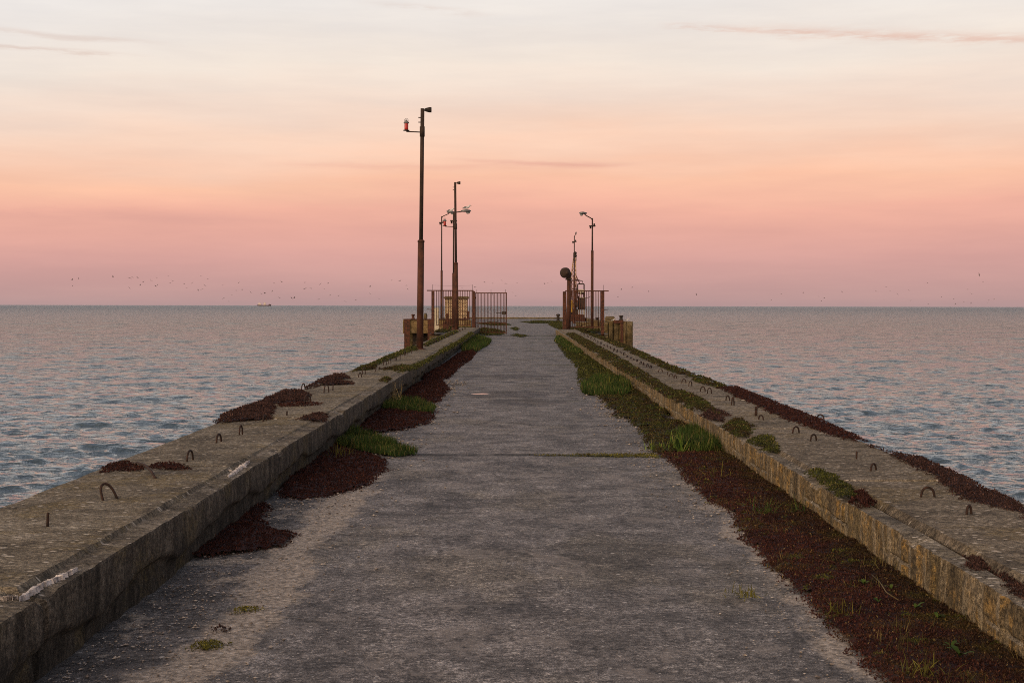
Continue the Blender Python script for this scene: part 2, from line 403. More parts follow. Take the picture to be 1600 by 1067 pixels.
class MB:
    def __init__(s): s.v = []; s.f = []; s.mi = []; s.sm = []
    def add(s, vs, fs, mi=0, sm=False):
        b = len(s.v); s.v += [tuple(v) for v in vs]; s.f += [tuple(b+i for i in f) for f in fs]
        s.mi += [mi]*len(fs); s.sm += [sm]*len(fs); return s
    def box(s, x0, x1, y0, y1, z0, z1, bev=0.0, mi=0, M=None):
        b = min(bev, abs(x1-x0)*.45, abs(y1-y0)*.45, abs(z1-z0)*.45)
        if b <= 0:
            vs = [(x,y,z) for z in (z0,z1) for y in (y0,y1) for x in (x0,x1)]
            fs = [(0,2,3,1),(4,5,7,6),(0,1,5,4),(2,6,7,3),(0,4,6,2),(1,3,7,5)]
        else:
            def ring(i, z): 
                return [(x0+i+b,y0+i,z),(x1-i-b,y0+i,z),(x1-i,y0+i+b,z),(x1-i,y1-i-b,z),(x1-i-b,y1-i,z),(x0+i+b,y1-i,z),(x0+i,y1-i-b,z),(x0+i,y0+i+b,z)]
            vs = ring(b*.9, z0)+ring(0, z0+b)+ring(0, z1-b)+ring(b*.9, z1)
            fs = [(k+8*r, (k+1)%8+8*r, (k+1)%8+8*r+8, k+8*r+8) for r in range(3) for k in range(8)]
            fs += [tuple(range(7,-1,-1)), tuple(range(24,32))]
        if M is not None: vs = [M @ Vector(v) for v in vs]
        return s.add(vs, fs, mi)
    def tube(s, pts, rad, n=8, mi=0, cap=True, sm=True, sq=None):
        pts = [Vector(p) for p in pts]
        rs = rad if isinstance(rad, (list, tuple)) else [rad]*len(pts)
        vs, fs = [], []; prev = None
        for i, p in enumerate(pts):
            d = (pts[min(i+1, len(pts)-1)]-pts[max(i-1, 0)]).normalized()
            if prev is None:
                up = Vector((0,0,1)) if abs(d.z) < .9 else Vector((0,1,0))
                a = d.cross(up).normalized()
            else: a = (prev - d*prev.dot(d)).normalized()
            prev = a; b = d.cross(a)
            for k in range(n):
                t = 2*math.pi*(k+.5)/n
                vs.append(p + (a*math.cos(t) + b*math.sin(t))*rs[i])
        for i in range(len(pts)-1):
            for k in range(n): fs.append((i*n+k, i*n+(k+1)%n, (i+1)*n+(k+1)%n, (i+1)*n+k))
        if cap: fs += [tuple(range(n-1, -1, -1)), tuple(range((len(pts)-1)*n, len(pts)*n))]
        return s.add(vs, fs, mi, sm)
    def lathe(s, c, prof, n=14, mi=0, axis='Z', sm=True):
        vs, fs = [], []; c = Vector(c)
        for r, h in prof:
            for k in range(n):
                t = 2*math.pi*k/n; a, b = r*math.cos(t), r*math.sin(t)
                vs.append(c + (Vector((a,b,h)) if axis == 'Z' else Vector((a,h,b)) if axis == 'Y' else Vector((h,a,b))))
        for i in range(len(prof)-1):
            for k in range(n): fs.append((i*n+k, i*n+(k+1)%n, (i+1)*n+(k+1)%n, (i+1)*n+k))
        fs += [tuple(range(n-1,-1,-1)), tuple(range((len(prof)-1)*n, len(prof)*n))]
        return s.add(vs, fs, mi, sm)
    def build(s, name, m, parent=None):
        me = bpy.data.meshes.new(name); me.from_pydata(s.v, [], s.f)
        me.polygons.foreach_set('material_index', s.mi); me.polygons.foreach_set('use_smooth', s.sm)
        me.validate(); me.update()
        return link(name, me, m, parent)

# ================================================================== SEA
SEA_Z = -2.9
def build_sea():
    r = list(np.linspace(3.0, 21.9, 150)) + [22.0]
    while r[-1] < 500: r.append(r[-1]*1.0031)
    while r[-1] < 32000: r.append(r[-1]*1.03)
    r = np.array(r); A = np.linspace(R(-40), R(40), 820)
    RR, AA = np.meshgrid(r, A, indexing='ij')
    X = RR*np.sin(AA); Y = RR*np.cos(AA); Z = np.zeros_like(X); DX = np.zeros_like(X); DY = np.zeros_like(X)
    rs = np.random.default_rng(5)
    dr = RR*.0033; da = RR*(A[1]-A[0])
    for i in range(92):
        L = 0.5*(11/0.5)**(rs.random()**1.5); k = 2*math.pi/L
        th = rs.normal(R(-82), R(27)); a = 0.0059*L*min(1, (.8/L)**.60)*(.5+rs.random()*1.0)
        ph = rs.random()*6.28
        cx, cy = math.cos(th), math.sin(th)
        fade = np.clip((L/np.maximum(dr, da*.8) - 1.8)/2.2, 0, 1)
        if i % 3 == 0: a_ = a*(0.35 + 1.3*vn(X/(L*5), Y/(L*3.2), i))
        else: a_ = a
        p = k*(cx*X + cy*Y) + ph
        s_, c_ = np.sin(p), np.cos(p)
        Z += a_*fade*c_; DX -= a_*.8*fade*cx*s_; DY -= a_*.8*fade*cy*s_
    V = np.stack([X+DX, Y+DY, Z+SEA_Z], -1).reshape(-1, 3)
    o = arr_mesh('sea', V, grid_faces(len(r), len(A))[:, ::-1], M_SEA, smooth=True)
    tag(o, 'rippled evening sea reflecting the pink sky', kind='structure')
    mb = MB(); z = SEA_Z-.35
    mb.box(-3000, 3000, -3000, 200, z-6, z)
    b = mb.build('water', M_SEA); tag(b, 'open water beside and behind the pier', kind='structure')
build_sea()

# ================================================================== PIER DECK
def ys(y0, y1, k=.004, mn=.014):
    L = [y0]
    while L[-1] < y1: L.append(L[-1] + max(mn, abs(L[-1])*k))
    L[-1] = y1; return np.array(L)
def build_deck():
    y = np.concatenate([np.linspace(-25, 3.5, 40), ys(3.6, 81.0, .006, .03)]); x = np.linspace(-2.06, 2.36, 90)
    Y, X = np.meshgrid(y, x, indexing='ij')
    Z = fbm(X*.8, Y*.5, 3)*.03 + fbm(X*4, Y*4, 8)*.010 - .018*np.clip(np.abs(X-.1)-1.3, 0, 1)
    V = np.stack([X, Y, Z], -1).reshape(-1, 3)
    o = arr_mesh('pier_deck', V, grid_faces(len(y), len(x))[:, ::-1], M_DECK, smooth=True)
    tag(o, 'worn grey concrete carriageway of the pier', kind='structure')
    mb = MB(); mb.box(-2.0, 2.3, -25, 80.9, SEA_Z-1.5, -.08)
    tag(mb.build('pier_foundation', M_WALL_L), 'concrete core of the pier below its deck', kind='structure')
    # head of the pier behind the gate
    y = np.linspace(81.0, 175, 150)
    x = np.linspace(-7.9, 8.0, 60); Y, X = np.meshgrid(y, x, indexing='ij')
    Z = fbm(X*.4, Y*.15, 31)*.06 + .0*Y
    wl = np.where(Y < 100.2, -4.9, -7.9); wr = np.where(Y < 100.2, 5.3, 8.0)
    X = np.clip(X, wl, wr)
    top = np.stack([X, Y, Z], -1).reshape(-1, 3)
    o = arr_mesh('pier_head_deck', top, grid_faces(len(y), len(x))[:, ::-1], M_DECK, smooth=True)
    tag(o, 'grey concrete ground of the pier head beyond the gate', kind='structure')
    mb = MB(); mb.box(-4.88, 5.28, 80.95, 100.2, SEA_Z-1.5, -.12); mb.box(-7.3, 7.4, 101.5, 175, SEA_Z-1.5, -.12)
    tag(mb.build('pier_head_foundation', M_PILE), 'concrete body under the pier head', kind='structure')
build_deck()

# ================================================================== WALLS
JOINTS = [1.45, 6.06, 10.75, 15.35, 19.95, 24.5, 29.2, 33.8, 38.4, 43, 47.6, 52.2, 56.8, 61.4, 66, 70.6, 75.2, 81.0]
def wall_face(name, x_in, top, x_out, side, m, parent, recess):
    """one wall: inner face, top strip and outer face swept along the pier"""
    y = np.concatenate([np.linspace(-25, 3.4, 20), ys(3.5, 81.0, .0042, .017)])
    zs = np.concatenate([[-.12], np.linspace(-.04, top-.012, 20)])
    prof = [(0.0, z) for z in zs] + [(.004, top), (.05, top+.002), (.10, top+.003), (.16, top+.003), (.32, top+.0), (abs(x_out-x_in), top-.02), (abs(x_out-x_in), -1.0), (abs(x_out-x_in), SEA_Z-1.5)]
    if side > 0: prof[-7:-3] = [(.045, top+.002), (.125, top+.002), (.146, top-.010), (.152, top-.06)]; prof.insert(len(prof)-3, (.40, top-.06))
    n = len(prof); D = np.array([p[0] for p in prof]); Zp = np.array([p[1] for p in prof])
    Y, D_ = np.meshgrid(y, D, indexing='ij'); Z = np.broadcast_to(Zp, D_.shape).copy()
    inner = np.arange(n)[None, :] < len(zs)+1
    sd = 3 if side < 0 else 9
    dis = fbm(Y*3.2, Z*3.2+sd, sd)*.014 + fbm(Y*13, Z*13, sd+4)*.010 + fbm(Y*.25, Y*0, sd+7)*.04
    if recess:     # cast kerb over a rougher, set-back footing
        line = .135 + fbm(Y*1.3, Y*0+1, 21)*.16
        low = 1/(1+np.exp((Z-line)/.008))
        dis = dis + low*(.035 + .03*vn(Y*6, Z*7, 44))
    else:
        line = .09 + fbm(Y*1.8, Y*0+1, 23)*.05
        dis = dis + np.exp(-((Z-line)/.008)**2)*.018*(vn(Y*2, Y*0, 5) > .4)
        dis = dis - .012*(np.abs(((Y*6.5) % 1)-.5) < .06)*(vn(Y*1.1, Y*0, 61) > .35)
    D2 = D_ + np.where(inner, dis, dis*.4*(np.arange(n)[None, :] < len(zs)+4))
    # chipped arris
    chip = np.clip(vn(Y*2.3, Y*0+sd, 71)-.74, 0, 1)*.16 + np.clip(vn(Y*9, Y*0, 72)-.66, 0, 1)*.035
    k0 = len(zs)
    for off, f in ((-2, .45), (-1, .8), (0, 1.0), (1, .7)):
        D2[:, k0+off] += chip[:, 0]*f*.35; Z[:, k0+off] -= chip[:, 0]*f*.75
    for jy in JOINTS:           # joints between the cast lengths
        jm = np.exp(-((Y-jy)/(.014+.0006*jy))**2)
        D2 += jm*.03*(np.arange(n)[None, :] < k0+3); Z -= jm*.03*((np.arange(n)[None, :] >= k0-1) & (np.arange(n)[None, :] < k0+3))
    Z += np.where(np.arange(n)[None, :] < k0+5, fbm(Y*.35, Y*0, sd+33)*.025*np.clip(Z/top, 0, 1), 0)
    X = x_in + side*D2
    V = np.stack([X, Y, Z], -1).reshape(-1, 3)
    Fc = grid_faces(len(y), n)
    if side < 0: Fc = Fc[:, ::-1]
    o = arr_mesh(name, V, Fc, m, parent, smooth=False)
    cap = MB(); X1 = x_in; X2 = x_in+side*abs(x_out-x_in)
    cap.box(min(X1, X2)+.02, max(X1, X2)-.02, 80.6, 81.03, SEA_Z, top-.005)
    e = cap.build('end_face', m, o)
    return o
def slab(parent, m, xa, xb, ya, yb, z0, z1, seed, skew=0.0, bevel=.02):
    """a cast slab with its own thickness, worn edges"""
    step = max(.03, .006*max(ya, 3)); ny = max(8, int((yb-ya)/step)); nx = 30
    u = np.linspace(0, 1, nx); v = np.linspace(0, 1, ny)
    Vv, U = np.meshgrid(v, u, indexing='ij')
    X = xa + (xb-xa)*U + skew*(Vv-.5); Y = ya + (yb-ya)*Vv
    Z = z1 + fbm(X*5, Y*5, seed)*.007 + fbm(X*.9, Y*.9, seed+2)*.010
    e = np.minimum(np.minimum(U, 1-U)*abs(xb-xa), np.minimum(Vv, 1-Vv)*(yb-ya))
    er = np.clip(1-e/(bevel*(1+2*vn(Y*4, X*4, seed+5))), 0, 1)
    Z -= er**2*(z1-z0)*.75
    edge = (U == 0) | (U == 1)
    X = X + np.where(edge, fbm(Y*4, X*0, seed+9)*.03, 0)
    top = np.stack([X, Y, Z], -1).reshape(-1, 3)
    bot = top.copy(); bot[:, 2] = z0-.05
    Ft = grid_faces(ny, nx); nb = nx*ny
    if (xb-xa) > 0: Ft = Ft[:, ::-1]
    rim = [(0, j) for j in range(nx)] + [(i, nx-1) for i in range(1, ny)] + [(ny-1, j) for j in range(nx-2, -1, -1)] + [(i, 0) for i in range(ny-2, 0, -1)]
    idx = np.array([i*nx+j for i, j in rim]); nxt = np.roll(idx, -1)
    side = np.stack([idx, nxt, nxt+nb, idx+nb], -1)
    if (xb-xa) > 0: side = side[:, ::-1]
    return arr_mesh('coping_slab', np.vstack([top, bot]), np.vstack([Ft, side]), m, parent)

wallL = thing('parapet_wall', 'low grey brown concrete wall along the left edge of the pier', 'wall', (-2.5, 0, 0))
wallR = thing('parapet_wall', 'low concrete wall with orange lichen along the right edge of the pier', 'wall', (2.8, 0, 0))
def local(o): o.location = (-o.parent.location.x, 0, 0); return o
local(wall_face('wall_body', -2.0, .362, -3.10, -1, M_WALL_L, wallL, True))
local(wall_face('wall_body', 2.30, .243, 3.38, 1, M_WALL_R, wallR, False))
slabsL, slabsR = [], []
for i in range(len(JOINTS)-1):
    a, b = JOINTS[i]+.012, JOINTS[i+1]-.012
    o = (.0, .012, -.008, .01, -.012, .006)[i % 6]
    slabsL.append((b, local(slab(wallL, M_SLAB_L, -2.13+o, -3.13+o, a, b, .33, .378+o*.5, 100+i, .012*((i % 3)-1), .02))))
    xi = (2.47, 2.46, 2.40, 2.44, 2.45, 2.46)[min(i, 5)]
    slabsR.append((b, local(slab(wallR, M_SLAB_R, xi, 3.42+o, a, b, .22, (.282, .284, .282, .28)[min(i, 3)], 200+i, .015*((i % 3)-1), .018))))
def slab_at(side, y):
    L = slabsL if side < 0 else slabsR
    for b, s_ in L:
        if y < b+.02: return s_
    return L[-1][1]
ZTL, ZTR = .372, .277

# lifting loops of the slabs, cast in: (side, foot pixel 1, foot pixel 2, top pixel height in px, thickness)
def loop(side, p1, p2, hpx, rad=.0085, lean=0.0, half=False):
    h = ZTL if side < 0 else ZTR
    a = gp(*p1, h); b = gp(*p2, h)
    sc = F/max(a[1], 1); H = hpx/sc
    A = Vector((*a, h-.02)); B = Vector((*b, h-.02)); up = Vector((lean*H*.6, -lean*.4*H, H+.02))
    if half: pts = [A, A+up*.5, A+up*.9, A+up+(B-A)*.25]
    else:
        pts = []
        for k in range(13):
            t = k/12; e = math.sin(math.pi*t)**.55
            s_ = .5-.5*math.cos(math.pi*t)
            pts.append(A.lerp(B, s_*.9+.05 if 0 < k < 12 else s_) + up*e)
    mb = MB(); mb.tube(pts, rad*random.uniform(.9, 1.1), 7)
    s_ = slab_at(side, a[1]); o = mb.build('lifting_loop', M_REBAR, s_)
    return o
LL = [((163,785),(187,782),27,-.9),((292,722),(302,719),17,0),((338,692),(346,690),13,0),((374,680),(379,679),15,0),
      ((411,659),(417,657),10,0),((486,630),(475,632),14,0),((506,615),(514,614),14,0),((471,609),(477,608),9,0),((566,586),(571,585),11,0),((560,590),(565,589),7,0),
      ((599,571),(604,570),8,0),((607,569),(611,568),8,0),((617,565),(620,564),6,0),((632,557),(634,556),8,0)]
mb = MB(); pp = [Vector((*gp(*p, ZTL), ZTL)) for p in ((243,750),(236,744),(226,737),(214,732))]
mb.tube([pp[0]-Vector((0,0,.02)), pp[0]+Vector((0,0,.012)), pp[1]+Vector((0,0,.040)), pp[2]+Vector((0,0,.052)), pp[3]+Vector((0,0,.045)), pp[3]+Vector((-.03,.02,.01))], .0095, 8)
mb.build('lifting_loop', M_REBAR, slab_at(-1, pp[0].y))
for p1, p2, hh, ln in LL: loop(-1, p1, p2, hh, .0085, ln)
for p, hh in (((74,826),26),((520,610),9),((448,651),9),((587,581),8),((592,579),6),((625,563),9),((637,555),6),((643,553),6),((651,549),5)):
    loop(-1, p, (p[0]+2, p[1]), hh, .0085, .1, True)
rr = random.Random(3)
for i in range(16):
    t = i/15; px = 664+t*62; py = 542-t*27
    loop(-1, (px, py+rr.uniform(-1,1)), (px+rr.uniform(.8,2.2), py), rr.uniform(2.5, 5), .012)
LR = [((1438,778),(1461,778),17),((1510,806),(1518,805),16),((1360,737),(1369,735),12),((1238,678),(1249,677),11),((1266,690),(1276,689),11),
      ((1276,656),(1288,657),9),((1257,656),(1266,657),7),((1185,656),(1193,657),8),((1143,633),(1147,633),12),((1134,626),(1140,626),8),
      ((1105,615),(1112,615),9),((1094,612),(1102,612),8),((1076,604),(1081,603),8),((1065,599),(1072,599),7),((1053,592),(1057,592),6),((1045,590),(1052,590),6),
      ((1028,582),(1036,582),5)]
for p1, p2, hh in LR: loop(1, p1, p2, hh, .0085)
for p, hh in (((1338,718),13),((1180,650),15),((1182,650),14),((1043,586),5)): loop(1, p, (p[0]+1.5, p[1]), hh, .009, .05, True)
for i in range(22):
    t = i/21; px = 1015-t*108; py = 575-t*52
    loop(1, (px, py+rr.uniform(-1.5,1.5)), (px+rr.uniform(1.0,3.5), py), rr.uniform(2.2, 4.5), .012)

# white mortar left in the slab joints
def mortar(pts, wd, hh, label, jag=9):
    P3 = [Vector((*gp(px, py, ZTL), ZTL)) for px, py in pts]
    n = 60; L = []
    for k in range(n+1):
        t = k/n*(len(P3)-1); i = min(int(t), len(P3)-2); p = P3[i].lerp(P3[i+1], t-i)
        d = (P3[i+1]-P3[i]).normalized(); s_ = Vector((-d.y, d.x, 0))
        ww = wd*(.2+1.6*float(vn(k*.55, 1, 91))*float(vn(k*1.7, 1, 93)+.4))*min(1, k/4, (n-k)/4)
        hz = hh*(.2+1.2*float(vn(k*1.1, 3, 92)))
        L.append([p - s_*ww + Vector((0,0,-.02)), p - s_*ww*.6 + Vector((0,0,hz)), p + s_*ww*.5 + Vector((0,0,hz*.9)), p + s_*ww*1.1 + Vector((0,0,-.02))])
    mb = MB(); mb.add([v for r_ in L for v in r_], [tuple(x) for x in grid_faces(n+1, 4)])
    return mb.build('mortar_patch', M_MORTAR, slab_at(-1, P3[0].y))
mortar([(300,734),(330,731),(362,734)], .030, .003, '')
mortar([(357,744),(372,732),(390,719)], .017, .006, '')
mortar([(0,934),(14,932),(28,931)], .014, .005, '')
mortar([(30,934),(60,914),(92,900),(122,886)], .013, .005, '')

# ================================================================== VEGETATION
def sdist(px, py, poly):
    """signed distance, + inside"""
    d = np.full(px.shape, 1e9); ins = np.zeros(px.shape, bool); n = len(poly)
    for i in range(n):
        x1, y1 = poly[i]; x2, y2 = poly[(i+1) % n]
        ex, ey = x2-x1, y2-y1; t = np.clip(((px-x1)*ex+(py-y1)*ey)/(ex*ex+ey*ey+1e-12), 0, 1)
        d = np.minimum(d, np.hypot(px-x1-t*ex, py-y1-t*ey))
        c1 = (y1 > py) != (y2 > py)
        with np.errstate(divide='ignore', invalid='ignore'):
            ins ^= c1 & (px < ex*(py-y1)/(ey if ey != 0 else 1e-12)+x1)
    return np.where(ins, d, -d)
def sprigs(P, size, m, name, parent=None, up=.5, slim=.34, k=5, seed=0, extra=None, lean=1.0):
    """k pointed leaves at every point of P (n,3)"""
    rs = np.random.default_rng(seed); n = len(P)
    Q = np.repeat(P, k, 0); N_ = len(Q); s_ = np.repeat(size*(.65+.6*rs.random(n)+0.6*(rs.random(n) > .95)), k)*(.6+.8*rs.random(N_))
    th = rs.random(N_)*2*math.pi; ph = np.clip(rs.normal(up, .3, N_), -.1, 1.0)*math.pi/2
    d = np.stack([np.cos(th)*np.cos(ph)*lean, np.sin(th)*np.cos(ph)*lean, np.sin(ph)], -1)
    sd = np.stack([-np.sin(th), np.cos(th), np.zeros(N_)], -1)
    tw = rs.normal(0, .7, N_)[:, None]; nn = np.cross(sd, d); sd = sd*np.cos(tw)+nn*np.sin(tw)
    s1 = s_[:, None]
    a = Q; b = Q + d*s1*.55 + sd*s1*slim; c_ = Q + d*s1; e = Q + d*s1*.55 - sd*s1*slim
    V = np.stack([a, b, c_, e], 1).reshape(-1, 3); Fc = np.arange(len(V)).reshape(-1, 4)
    return V, Fc
def patch(name, label, cat, poly_px, h, m, hmax=.05, dens=1500, leaf=.016, seed=0, group=None, world=False, up=.5, kind=None, slim=.19, rough_edge=.05, slope=.6, base_m=None, holes=0.0):
    poly = [gp(px, py, h) for px, py in poly_px] if not world else poly_px
    dens *= 1.9; leaf *= (.70 if h > .2 else .82); hmax *= (.42 if h > .2 else .75)
    A = np.array(poly); x0, y0 = A.min(0); x1, y1 = A.max(0); ym = max((y0+y1)/2, 4)
    st = max(.018, min(.0028*ym, .12))
    pad = rough_edge*1.5
    gx = np.arange(x0-pad, x1+pad, st); gy = np.arange(y0-pad, y1+pad, st*1.3)
    Xg, Yg = np.meshgrid(gx, gy)
    def hf(X, Y):
        d = sdist(X, Y, poly) + fbm(X*3.5, Y*3.5, seed)*rough_edge*2 + fbm(X*16, Y*16, seed+1)*rough_edge*1.4 - holes*np.clip(vn(X*3.3, Y*2.2, seed+12)-.62, 0, 1)*1.2
        lump = .5 + .6*vn(X*6, Y*6, seed+3)*vn(X*17, Y*17, seed+4) + .45*vn(X*2.2, Y*1.6, seed+5)
        z = np.minimum(np.clip(d, 0, 9)*slope, hmax)*lump
        return d, z
    D, Z = hf(Xg, Yg); D = D - .02
    nr, nc = Xg.shape
    V = np.stack([Xg, Yg, h + np.where(D > 0, Z, 0) - .012], -1).reshape(-1, 3)
    Fc = grid_faces(nr, nc); keep = (D.reshape(-1)[Fc] > -.0).all(1); Fc = Fc[keep]
    # leaves, finer ones where they are near
    area = (x1-x0+2*pad)*(y1-y0+2*pad); N = int(area*dens)
    rs = np.random.default_rng(seed+50)
    px = x0-pad+rs.random(N)*(x1-x0+2*pad); py = y0-pad+rs.random(N)*(y1-y0+2*pad)
    keepp = rs.random(N) < np.clip((7.5/np.maximum(py, 4))**1.25, .004, 1.6)
    px, py = px[keepp], py[keepp]; D2, Z2 = hf(px, py); s_ = D2 > -.035*rs.random(len(D2))**3; px, py, Z2 = px[s_], py[s_], Z2[s_]
    P = np.stack([px, py, h+Z2-.006], -1); sz = leaf*np.clip(py/7.5, 1, 14)**.45
    LV, LF = sprigs(P, sz, m, name, up=up, seed=seed, slim=slim)
    nv = len(V); V2 = np.vstack([V, LV]); F2 = np.vstack([Fc, LF+nv])
    o = arr_mesh(name, V2, F2, m, tone=np.concatenate([np.full(len(Fc), .3), rs.random(len(LF))]))
    return tag(o, label, cat, group, kind)
def spikes(name, label, cat, pts, m, hgt, wid=.004, seed=0, spread=.5, bend=.5, h=0.0, kind=None):
    """grass blades: pts (n,2) world"""
    rs = np.random.default_rng(seed); P = np.array(pts); n = len(P)
    th = rs.random(n)*2*math.pi; L = hgt*(.45+.75*rs.random(n))*(.55+.9*vn(P[:, 0]*5, P[:, 1]*4, seed)); a = np.abs(rs.normal(0, spread, n))
    dirx, diry = np.cos(th), np.sin(th); V = []; seg = 4
    w_ = wid*(.7+.6*rs.random(n)); yaw = rs.random(n)*math.pi
    sx, sy = np.cos(yaw), np.sin(yaw)
    pts_ = []
    for k in range(seg+1):
        t = k/seg; out = L*(np.sin(a)*t + bend*a*t*t*.6); z = L*t*np.cos(np.clip(a*(1+bend*t), 0, 1.45))
        cx, cy = P[:, 0]+dirx*out, P[:, 1]+diry*out; ww = w_*(1-t)**.7+.0003
        pts_.append(np.stack([np.stack([cx-sx*ww, cy-sy*ww, h+z], -1), np.stack([cx+sx*ww, cy+sy*ww, h+z], -1)], 1))
    V = np.stack(pts_, 1).reshape(-1, 3); per = (seg+1)*2
    f = np.array([[2*k, 2*k+1, 2*k+3, 2*k+2] for k in range(seg)])
    Fc = (f[None]+ (np.arange(n)*per)[:, None, None]).reshape(-1, 4)
    return V, Fc
def tuft(name, label, cat, px, py, r, n, hgt, m, seed=0, h=0.0, spread=.55, wid=.004, ry=None, group=None):
    X, Y = gp(px, py, h); rs = np.random.default_rng(seed)
    P = np.stack([X+rs.normal(0, r, n), Y+rs.normal(0, ry or r, n)], -1)
    V, Fc = spikes(name, label, cat, P, m, hgt, wid, seed, spread, h=h)
    return tag(arr_mesh(name, V, Fc, m, tone=np.repeat(rs.random(n), 4)), label, cat, group)
def grass_patch(name, label, poly_px, m, hgt, dens, wid, seed=0, h=0.0, spread=.35, off=.02):
    poly = [gp(px, py, h) for px, py in poly_px]; A = np.array(poly); x0, y0 = A.min(0); x1, y1 = A.max(0)
    rs = np.random.default_rng(seed); N = int((x1-x0)*(y1-y0)*dens)
    X = x0+rs.random(N)*(x1-x0); Y = y0+rs.random(N)*(y1-y0)
    d = sdist(X, Y, poly) + fbm(X*3, Y*3, seed)*.12; k = d > 0; X, Y, d = X[k], Y[k], d[k]
    V, Fc = spikes('', '', '', np.stack([X, Y], -1), m, hgt, wid, seed, spread, h=h+off)
    # turf under the blades
    st = max(.03, (y0+y1)/2*.003); gx = np.arange(x0, x1+st, st); gy = np.arange(y0, y1+st, st); Xg, Yg = np.meshgrid(gx, gy)
    D = sdist(Xg, Yg, poly) + fbm(Xg*3, Yg*3, seed)*.12; Z = np.clip(D*.5, 0, hgt*.45)*(.6+.8*vn(Xg*5, Yg*5, seed))
    B = np.stack([Xg, Yg, h+Z-.004], -1).reshape(-1, 3); Fb = grid_faces(*Xg.shape); Fb = Fb[(D.reshape(-1)[Fb] > 0).all(1)]
    o = arr_mesh(name, np.vstack([B, V]), np.vstack([Fb, Fc+len(B)]), m, tone=np.concatenate([np.full(len(Fb), .3), np.repeat(rs.random(len(Fc)//4), 4)]))
    return tag(o, label, 'grass')

S = 'sedum_mat'
# left side of the deck
patch(S, 'nearest burgundy sedum mat on the deck against the left wall', 'sedum', [(300,870),(316,838),(345,812),(372,798),(412,786),(426,795),(402,810),(424,828),(470,836),(440,852),(382,863)], 0, M_SEDUM, .035, 2600, .013, 1)
patch(S, 'large fan shaped burgundy sedum mat on the deck left of the dark grass', 'sedum', [(436,776),(438,752),(470,722),(505,690),(548,704),(590,712),(612,724),(604,740),(571,762),(520,776),(466,781)], 0, M_SEDUM, .05, 2400, .014, 2)
patch(S, 'burgundy sedum mat in front of the second grass clump on the left', 'sedum', [(556,674),(566,658),(590,636),(640,640),(682,645),(672,660),(640,670),(590,677)], 0, M_SEDUM, .05, 2200, .015, 3)
patch(S, 'burgundy sedum mat tapering beside the left wall behind the second grass clump', 'sedum', [(612,634),(640,606),(668,590),(690,592),(702,608),(694,618),(680,632),(655,628)], 0, M_SEDUM, .07, 2000, .017, 4)
patch(S, 'farthest dark sedum mat by the left wall before the gate grass', 'sedum', [(655,592),(690,572),(725,548),(745,548),(736,562),(715,576),(700,592),(680,594)], 0, M_SEDUM, .09, 2000, .02, 5)
grass_patch('grass_clump', 'dark green grass clump spilling from the left wall beside the fan shaped sedum', [(508,694),(522,680),(556,678),(594,688),(628,700),(652,711),(618,716),(580,710),(540,700)], M_GRASS, .085, 5200, .0032, 6)
grass_patch('grass_clump', 'second dark green grass clump at the left wall, halfway to the poles', [(583,638),(612,626),(650,628),(681,640),(678,648),(650,646),(612,643)], M_GRASS, .10, 3600, .004, 7)
grass_patch('grass_clump', 'green grass clump at the end of the left wall by the gate', [(722,552),(722,534),(740,524),(752,529),(768,534),(762,541),(745,550)], M_GRASS, .16, 700, .012, 8)
tuft('grass_tuft', 'pale thin grass tuft growing in the fan shaped sedum on the left', 'grass', 535, 712, .07, 60, .17, M_OLIVE, 9, .02, .6, .0022, .14)
tuft('grass_tuft', 'dry upright stems against the left wall behind the second grass clump', 'grass', 620, 632, .08, 46, .30, M_STRAW, 10, 0, .28, .0024, .3)
patch('moss_strip', 'thin moss line growing in the cross joint of the deck', 'moss', [(.15,15.16),(.6,15.13),(1.0,15.10),(1.5,14.95),(1.6,15.1),(1.5,15.38),(1.0,15.30),(.6,15.26),(.15,15.22)], 0, M_OLIVE, .02, 2600, .012, 29, world=True, rough_edge=.05)
for i, (px, py, r, lb) in enumerate([(383, 952, .035, 'small olive moss tuft on the gravel at the lower left'), (325, 1009, .045, 'bright olive moss tuft nearest the bottom left of the deck'), (345, 982, .025, 'tiny reddish moss tuft between the two olive tufts')]):
    X, Y = gp(px, py)
    poly = [(X+r*1.4*math.cos(a)*(1+.3*math.sin(3*a)), Y+r*1.6*math.sin(a)) for a in np.linspace(0, 6.28, 12, endpoint=False)]
    patch('moss_tuft', lb, 'moss', poly, 0, (M_OLIVE, M_OLIVE, M_SEDPINK)[i], .03, 5000, .011, 20+i, world=True, rough_edge=.03)
# right side of the deck
RB = [(866,531),(884,556),(904,578),(901,600),(934,622),(958,650),(990,664),(1003,682),(1022,708),(1060,728),(1072,750),(1104,782),(1146,802),(1156,836),(1192,872),(1216,906),(1252,930),(1290,985),(1335,1012),(1378,1070),(1420,1180)]
def rpoly(y0, y1):      # strip between the deck boundary and the right wall between pixel rows
    b = [gp(*p) for p in RB if y0 <= p[1] <= y1]
    return b + [(2.34, b[-1][1]), (2.34, b[0][1])]
patch('ground_cover', 'green mossy growth at the far end of the right wall', 'moss', rpoly(525, 602), 0, M_GREEN, .07, 1500, .018, 31, world=True, kind='stuff', holes=.5)
patch('ground_cover', 'mixed olive and dark red growth along the middle of the right wall', 'ground cover', rpoly(600, 712), 0, M_GREENRED, .06, 1900, .015, 32, world=True, kind='stuff', holes=.6)
patch('ground_cover', 'dark red sedum carpet with olive flecks along the near right wall', 'ground cover', rpoly(704, 1200), 0, M_MIXED, .045, 3000, .0135, 33, world=True, kind='stuff', rough_edge=.06)
grass_patch('grass_clump', 'dense dark green grass clump with yellow flowers along the right wall', [(905,610),(935,592),(975,596),(986,608),(978,622),(945,620),(915,618)], M_GRASS, .14, 2200, .006, 34)
